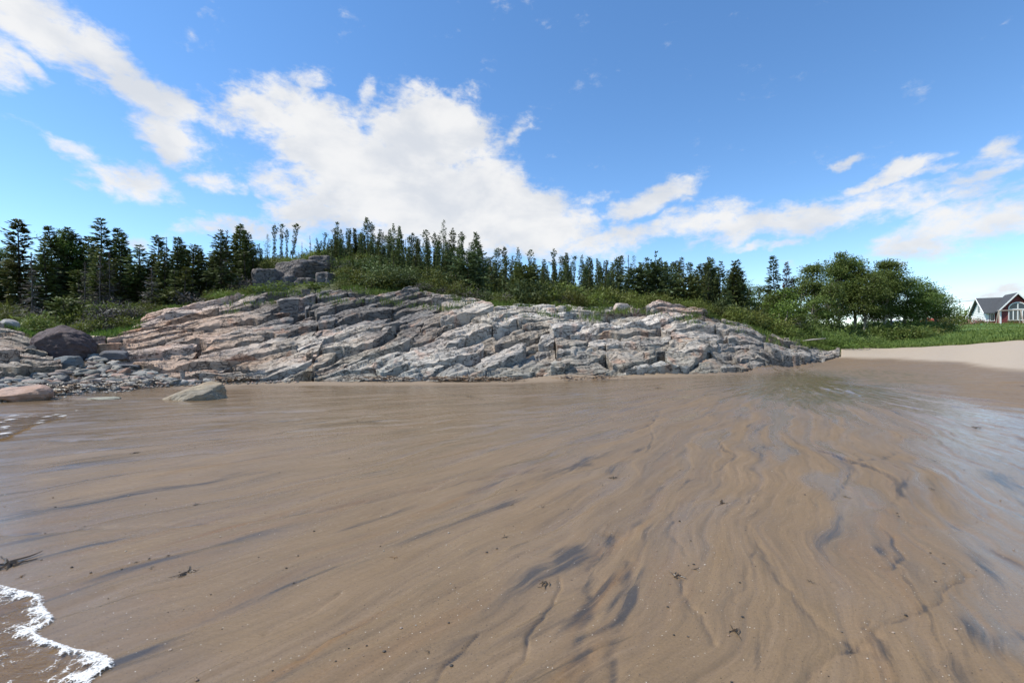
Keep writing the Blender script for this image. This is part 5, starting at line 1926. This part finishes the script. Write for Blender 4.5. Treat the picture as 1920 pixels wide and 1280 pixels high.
grass('bank_grass', 42000, lawn_reg, GRASS, .26, 5, 'long green grass on the bank between the dry sand and the house', .05)
grass('crest_grass', 20000, reg(250, 1560, -.4, 2.2, 1.2), FRESH, .24, 6, 'bright green turf along the crest of the outcrop', .03)
grass('grove_grass', 9000, reg(-80, 330, -.3, 3.5, 1.0), FRESH, .26, 7, 'bright grass and low plants behind the cobbles', .04)

grass('crevice_grass', 16000, crack_reg, FRESH, .42, 8, 'tufts of green growing in the upper cracks of the outcrop', .03)

# ------------------------------------------------------------------ the house on the lawn
RED = plain('red_cladding', (0.165, 0.030, 0.026), .7, .25, 5, .2)
WHITE = plain('white_paint', (.78, .78, .76), .6, .05, 3, .1)
SHING = plain('dark_shingles', (.060, .065, .070), .85, .35, 4, .5)
GLASS, nt_, p_ = new_mat('window_glass')
p_.inputs['Base Color'].default_value = (.025, .035, .05, 1)
p_.inputs['Roughness'].default_value = .04
p_.inputs['Specular IOR Level'].default_value = .6
WOOD = plain('weathered_wood', (.40, .33, .27), .8, .2, 12, .2)

TH = R(-30)
hx, hy, hz = (1850 - 960) / F * 80, 80.0, 0
hz = float(land(np.array([hx]), np.array([hy]))[0])
house = empty('red_house', (hx, hy, hz), TH)
tag(house, 'red house with dark roof, white trim and arched window on the lawn', 'house')
EV, RG = 2.35, 4.95
mb = MB().box(0, 13, 0, 6.6, -.8, EV)
mb.build('wall', RED, house)
mb = MB().prism([(0, EV), (6.6, EV), (3.3, RG - .1)], 'x', -.02, .05)
mb.box(-.05, .02, -.02, 6.6, -.8, EV)
w = mb.build('gable_wall', WHITE, house)
w['label'] = 'white clapboard end wall of the house'
# siding boards of the white end
for k in range(13):
    z0 = .05 + k * .32
    y0, y1 = 0.0, 6.6
    if z0 > EV:
        q = (z0 + .3 - EV) / (RG - EV) * 3.3
        y0, y1 = q, 6.6 - q
    if y1 - y0 > .3:
        MB().prism([(-.10, z0), (-.055, z0), (-.055, z0 + .30)], 'y', y0, y1).build('board', WHITE, w)


def roof_slab(ym, yl, zl, zr, xa, xb, th=.14):
    """one pitch, from the eave (yl, zl) to the ridge (ym, zr)"""
    return MB().prism([(yl, zl), (ym, zr), (ym, zr + th), (yl, zl + th)], 'x', xa, xb)


rf = roof_slab(3.3, -.45, EV - .30, RG, -.5, 13.5).build('roof', SHING, house)
roof_slab(3.3, 7.05, EV - .30, RG, -.5, 13.5).build('roof', SHING, house)
MB().prism([(-.5, EV - .36), (3.3, RG - .04), (3.3, RG + .17), (-.5, EV - .14)], 'x', -.58, -.503).build('fascia', WHITE, house)
MB().prism([(7.1, EV - .36), (3.3, RG - .04), (3.3, RG + .17), (7.1, EV - .14)], 'x', -.58, -.503).build('fascia', WHITE, house)
MB().box(.02, .28, -.06, -.004, -.5, EV).build('corner_board', WHITE, house)
# projecting front gable
GX0, GX1, GF = 1.25, 5.35, -1.3
GM = (GX0 + GX1) / 2
GP = 5.35
g = MB().prism([(GX0, -.8), (GX1, -.8), (GX1, 2.5), (GM, GP - .15), (GX0, 2.5)], 'y', GF, 3.2).build('front_gable', RED, house)
for k in range(17):
    z0 = .0 + k * .3
    q = max(0, (z0 + .28 - 2.5) / (GP - .15 - 2.5)) * (GX1 - GX0) / 2
    if GX1 - GX0 - 2 * q > .3:
        MB().prism([(GF - .035, z0), (GF - .004, z0), (GF - .004, z0 + .28)], 'x', GX0 + q + .01, GX1 - q - .01).build('board', RED, g)
for s in (-1, 1):
    e = GX0 - .35 if s < 0 else GX1 + .35
    zz = 2.28
    MB().prism([(e, zz), (GM, GP), (GM, GP + .14), (e, zz + .14)], 'y', GF - .45, 3.3).build('roof', SHING, house)
    MB().prism([(e, zz - .10), (GM, GP - .12), (GM, GP + .17), (e, zz + .17)], 'y', GF - .52, GF - .452).build('barge_board', WHITE, house)
MB().box(GX0 - .012, GX0 + .18, GF - .06, GF - .037, -.5, 2.45).build('corner_board', WHITE, house)


def framed(parent, name, x0, x1, z0, z1, yf, cols, rows, fr=.09):
    """white frame with glass panes between its bars"""
    r = MB()
    r.box(x0, x1, yf - .06, yf, z0, z0 + fr)
    r.box(x0, x1, yf - .06, yf, z1 - fr, z1)
    for k in range(cols + 1):
        xc = x0 + fr / 2 + (x1 - x0 - fr) * k / cols
        r.box(xc - fr / 2, xc + fr / 2, yf - .064, yf - .002, z0 + fr, z1 - fr)
    o = r.build(name, WHITE, parent)
    for k in range(cols):
        a = x0 + fr + (x1 - x0 - fr) * k / cols
        b = x0 + (x1 - x0 - fr) * (k + 1) / cols
        MB().box(a - .004, b + .004, yf - .03, yf - .012, z0 + fr - .01, z1 - fr + .01).build('pane', GLASS, o)
    return o


AW0, AW1 = 2.25, 4.55
YF = GF - .036
framed(house, 'tall_window', AW0, AW1, .75, 2.55, YF, 4, 1, .13)
arch = MB()
cx, cz, ro, ri = (AW0 + AW1) / 2, 2.75, (AW1 - AW0) / 2, (AW1 - AW0) / 2 - .13
n = 20
for k in range(n):
    a, b = math.pi * k / n, math.pi * (k + 1) / n
    arch.prism([(cx + ro * math.cos(a), cz + ro * math.sin(a)), (cx + ri * math.cos(a), cz + ri * math.sin(a)), (cx + ri * math.cos(b), cz + ri * math.sin(b)), (cx + ro * math.cos(b), cz + ro * math.sin(b))], 'y', YF - .064, YF)
arch.box(AW0, AW1, YF - .06, YF - .002, 2.62, 2.75)
arch.box(cx - .07, cx + .07, YF - .058, YF - .004, 2.75, cz + ri)
ao = arch.build('arched_window', WHITE, house)
for s in (0, 1):
    pts = [(cx, cz)] + [(cx + ri * math.cos(math.pi * (s * .5 + .5 * k / 10)), cz + ri * math.sin(math.pi * (s * .5 + .5 * k / 10))) for k in range(11)]
    MB().prism(pts, 'y', YF - .03, YF - .012).build('pane', GLASS, ao)
framed(house, 'window', .38, 1.0, .75, 2.0, -.004, 1, 1, .07)
MB().box(7.5, 9.0, -.06, -.004, .8, 2.0).build('window', WHITE, house)
wv = MB().box(-.14, -.101, 2.9, 3.6, 2.5, 3.7)
wv.build('window', GLASS, house)
MB().box(4.2, 4.5, 3.2, 3.5, RG, RG + .55).build('chimney', plain('galvanised', (.3, .3, .3), .5, .2, 9, .1), house)

# garage behind the house
x, y, z = spot(1812, 96)
t = empty('garage', (x, y, z), R(-30))
tag(t, 'low white-roofed outbuilding left of the red house', 'building')
MB().box(-2.2, 2.6, 0, 4, -.6, 1.5).build('wall', plain('faded_red', (.32, .12, .11), .8, .2, 4, .1), t)
for s in (-1, 1):
    MB().prism([(2 - s * 2.4, 1.35), (2, 2.5), (2, 2.6), (2 - s * 2.4, 1.45)], 'x', -2.6, 3.0).build('roof', WHITE, t)
MB().box(-3.4, -1.6, -1.0, -.6, -.3, .75).build('fence_panel', WHITE, t)

# wooden swing frame on the lawn
x, y, z = spot(1893, 68)
t = empty('swing_frame', (x, y, z), R(-30))
tag(t, 'wooden A-frame swing stand on the lawn before the house', 'swing')
for s in (-1, 1):
    for q in (-1, 1):
        MB().tube([(s * 1.15 + s * .12, q * .65, -.1), (s * 1.15, q * .06, 2.0)], .07, 5).build('leg', WOOD, t)
MB().tube([(-1.3, 0, 2.03), (1.3, 0, 2.03)], .075, 6).build('crossbeam', WOOD, t)
for q in (-.4, .4):
    MB().tube([(q + .3, 0, 2.0), (q + .3, 0, .62)], .014, 4).build('rope', WOOD, t)
MB().box(-.2, .8, -.18, .18, .55, .61).build('seat', WOOD, t)

# flower bed by the white end wall
PINK = mat_leaf('pink_blossom', (.32, .10, .10), (.55, .30, .28), .2)
for n, (px, D, w, h, lab) in enumerate([(1822, 79, 1.0, .9, 'pink flowering bush, left one beside the white end wall'), (1834, 78, 1.2, 1.2, 'pink flowering bush, middle one beside the white end wall'), (1844, 77.5, .9, 1.0, 'pink flowering bush nearest the white corner of the house')]):
    x, y, z = spot(px, D)
    root = empty('flower_bush', (x, y, z), n)
    root.scale = (w, w, h / .9)
    tag(root, lab, 'flower bush', 'pink flower bushes')
    V, Q, T = shrub_cards(1, .9, 800 + n, 420, .16)
    obj('blossom', mesh_np('blossom', V, Q, None, False, {'tint': T}), PINK, root)
    V, Q, T = shrub_cards(1, .8, 810 + n, 420, .16)
    obj('foliage', mesh_np('foliage', V, Q, None, False, {'tint': T}), LEAF, root)
x, y, z = spot(1843, 74)
mb = MB().tube([(0, 0, -.05), (0, 0, .2), (0, 0, .3)], [.38, .45, .30], 12)
tag(mb.build('plastic_tub', plain('green_plastic', (.05, .42, .28), .4, .05, 5, 0), None, False, (x, y, z)), 'small green plastic tub on the lawn by the flowers', 'tub')
x, y, z = spot(1903, 76)
root = empty('shrub', (x, y, z), .4)
root.scale = (.8, .8, 1.1)
tag(root, 'dark bush below the arched window of the house', 'shrub', 'shrubs')
obj('crown', SHV['leaf', 0], None, root)

# power line behind the trees
ZL = lambda px, py, D: ((px - 960) / F * D, D, EYE + (HOR - py) / F * D)
a, b, c = np.array(ZL(1700, 574, 105)), np.array(ZL(1775, 567.5, 102)), np.array(ZL(1845, 561.5, 88))
mb = MB().tube([a, b, c], .035, 5)
tag(mb.build('power_line', plain('cable_black', (.03, .03, .03), .6, 0, 1, 0)), 'thin dark power line running from the trees to the house', 'cable')

# party tents, tarpaulin and parasol behind the grove
CANV = plain('white_canvas', (.80, .80, .80), .7, .05, 2, .1)
for n, (px, D, w, lab) in enumerate([(1650, 62, 1.7, 'white party tent seen between the trunks, left one'), (1682, 63, 1.8, 'white party tent behind the grove, middle one'), (1712, 64, 1.5, 'white tent nearest the red parasol')]):
    x, y, z = spot(px, D)
    t = empty('party_tent', (x, y, z), R(-20))
    tag(t, lab, 'tent', 'white party tents')
    zb = EYE + (HOR - 607) / F * D - z
    m_ = MB().add([(-w, -w, zb), (w, -w, zb), (w, w, zb), (-w, w, zb), (0, 0, zb + .75), (-w, -w, zb - .25), (w, -w, zb - .25), (w, w, zb - .25), (-w, w, zb - .25)],
                  [(0, 1, 4), (1, 2, 4), (2, 3, 4), (3, 0, 4), (0, 5, 6, 1), (1, 6, 7, 2), (2, 7, 8, 3), (3, 8, 5, 0)])
    m_.build('canopy', CANV, t)
    for sx in (-1, 1):
        for sy in (-1, 1):
            MB().tube([(sx * w * .97, sy * w * .97, -.2), (sx * w * .97, sy * w * .97, zb - .02)], .03, 5).build('pole', WHITE, t)
x, y, z = spot(1678, 58)
t = empty('parked_trailer', (x, y, z), R(-25))
tag(t, 'pale blue covered boat trailer seen between the trunks', 'trailer')
MB().prism([(-1.5, .5), (1.3, .5), (1.7, 1.0), (.8, 1.35), (-1.0, 1.35), (-1.6, .95)], 'y', -.7, .7).build('cover', plain('blue_tarp', (.28, .42, .58), .6, .15, 3, .2), t)
for s in (-1, 1):
    MB().prism([(-.2 + .3 * math.cos(k * math.pi / 6), .28 + .3 * math.sin(k * math.pi / 6)) for k in range(12)], 'y', s * .78 - .08, s * .78 + .08).build('wheel', plain('rubber', (.03, .03, .03), .8, 0, 2, 0), t)
MB().box(-1.9, 1.4, -.05, .05, .42, .5).build('frame', plain('trailer_steel', (.3, .3, .32), .5, .1, 3, 0, .6), t)
x, y, z = spot(1741, 60)
t = empty('parasol', (x, y, z))
tag(t, 'faded red parasol open on the lawn at the end of the grove', 'parasol')
ht = EYE + (HOR - 595) / F * 60 - z
pm = MB()
n = 8
ring = [(1.0 * math.cos(k * 2 * math.pi / n), 1.0 * math.sin(k * 2 * math.pi / n), ht - .42) for k in range(n)]
low = [(p[0] * 1.01, p[1] * 1.01, p[2] - .12) for p in ring]
pm.add([(0, 0, ht)] + ring + low, [(0, 1 + k, 1 + (k + 1) % n) for k in range(n)] + [(1 + k, 1 + n + k, 1 + n + (k + 1) % n, 1 + (k + 1) % n) for k in range(n)])
pm.build('canopy', plain('red_canvas', (.48, .10, .075), .8, .15, 3, .1), t)
MB().tube([(0, 0, -.1), (0, 0, ht)], .03, 6).build('pole', WHITE, t)
MB().tube([(0, 0, -.05), (0, 0, .1), (0, 0, .14)], [.3, .28, .1], 10).build('base', WHITE, t)
for k in range(n):
    MB().tube([(0, 0, ht - .03), (ring[k][0] * .98, ring[k][1] * .98, ring[k][2] - .02)], .012, 4).build('rib', WHITE, t)

# utility post among the trunks
x, y, z = spot(1721, 58)
tag(MB().tube([(0, 0, -.2), (0, 0, 2.6)], .09, 7).build('wooden_post', WOOD, None, True, (x, y, z)), 'pale wooden post between the white tent and the red parasol', 'post')
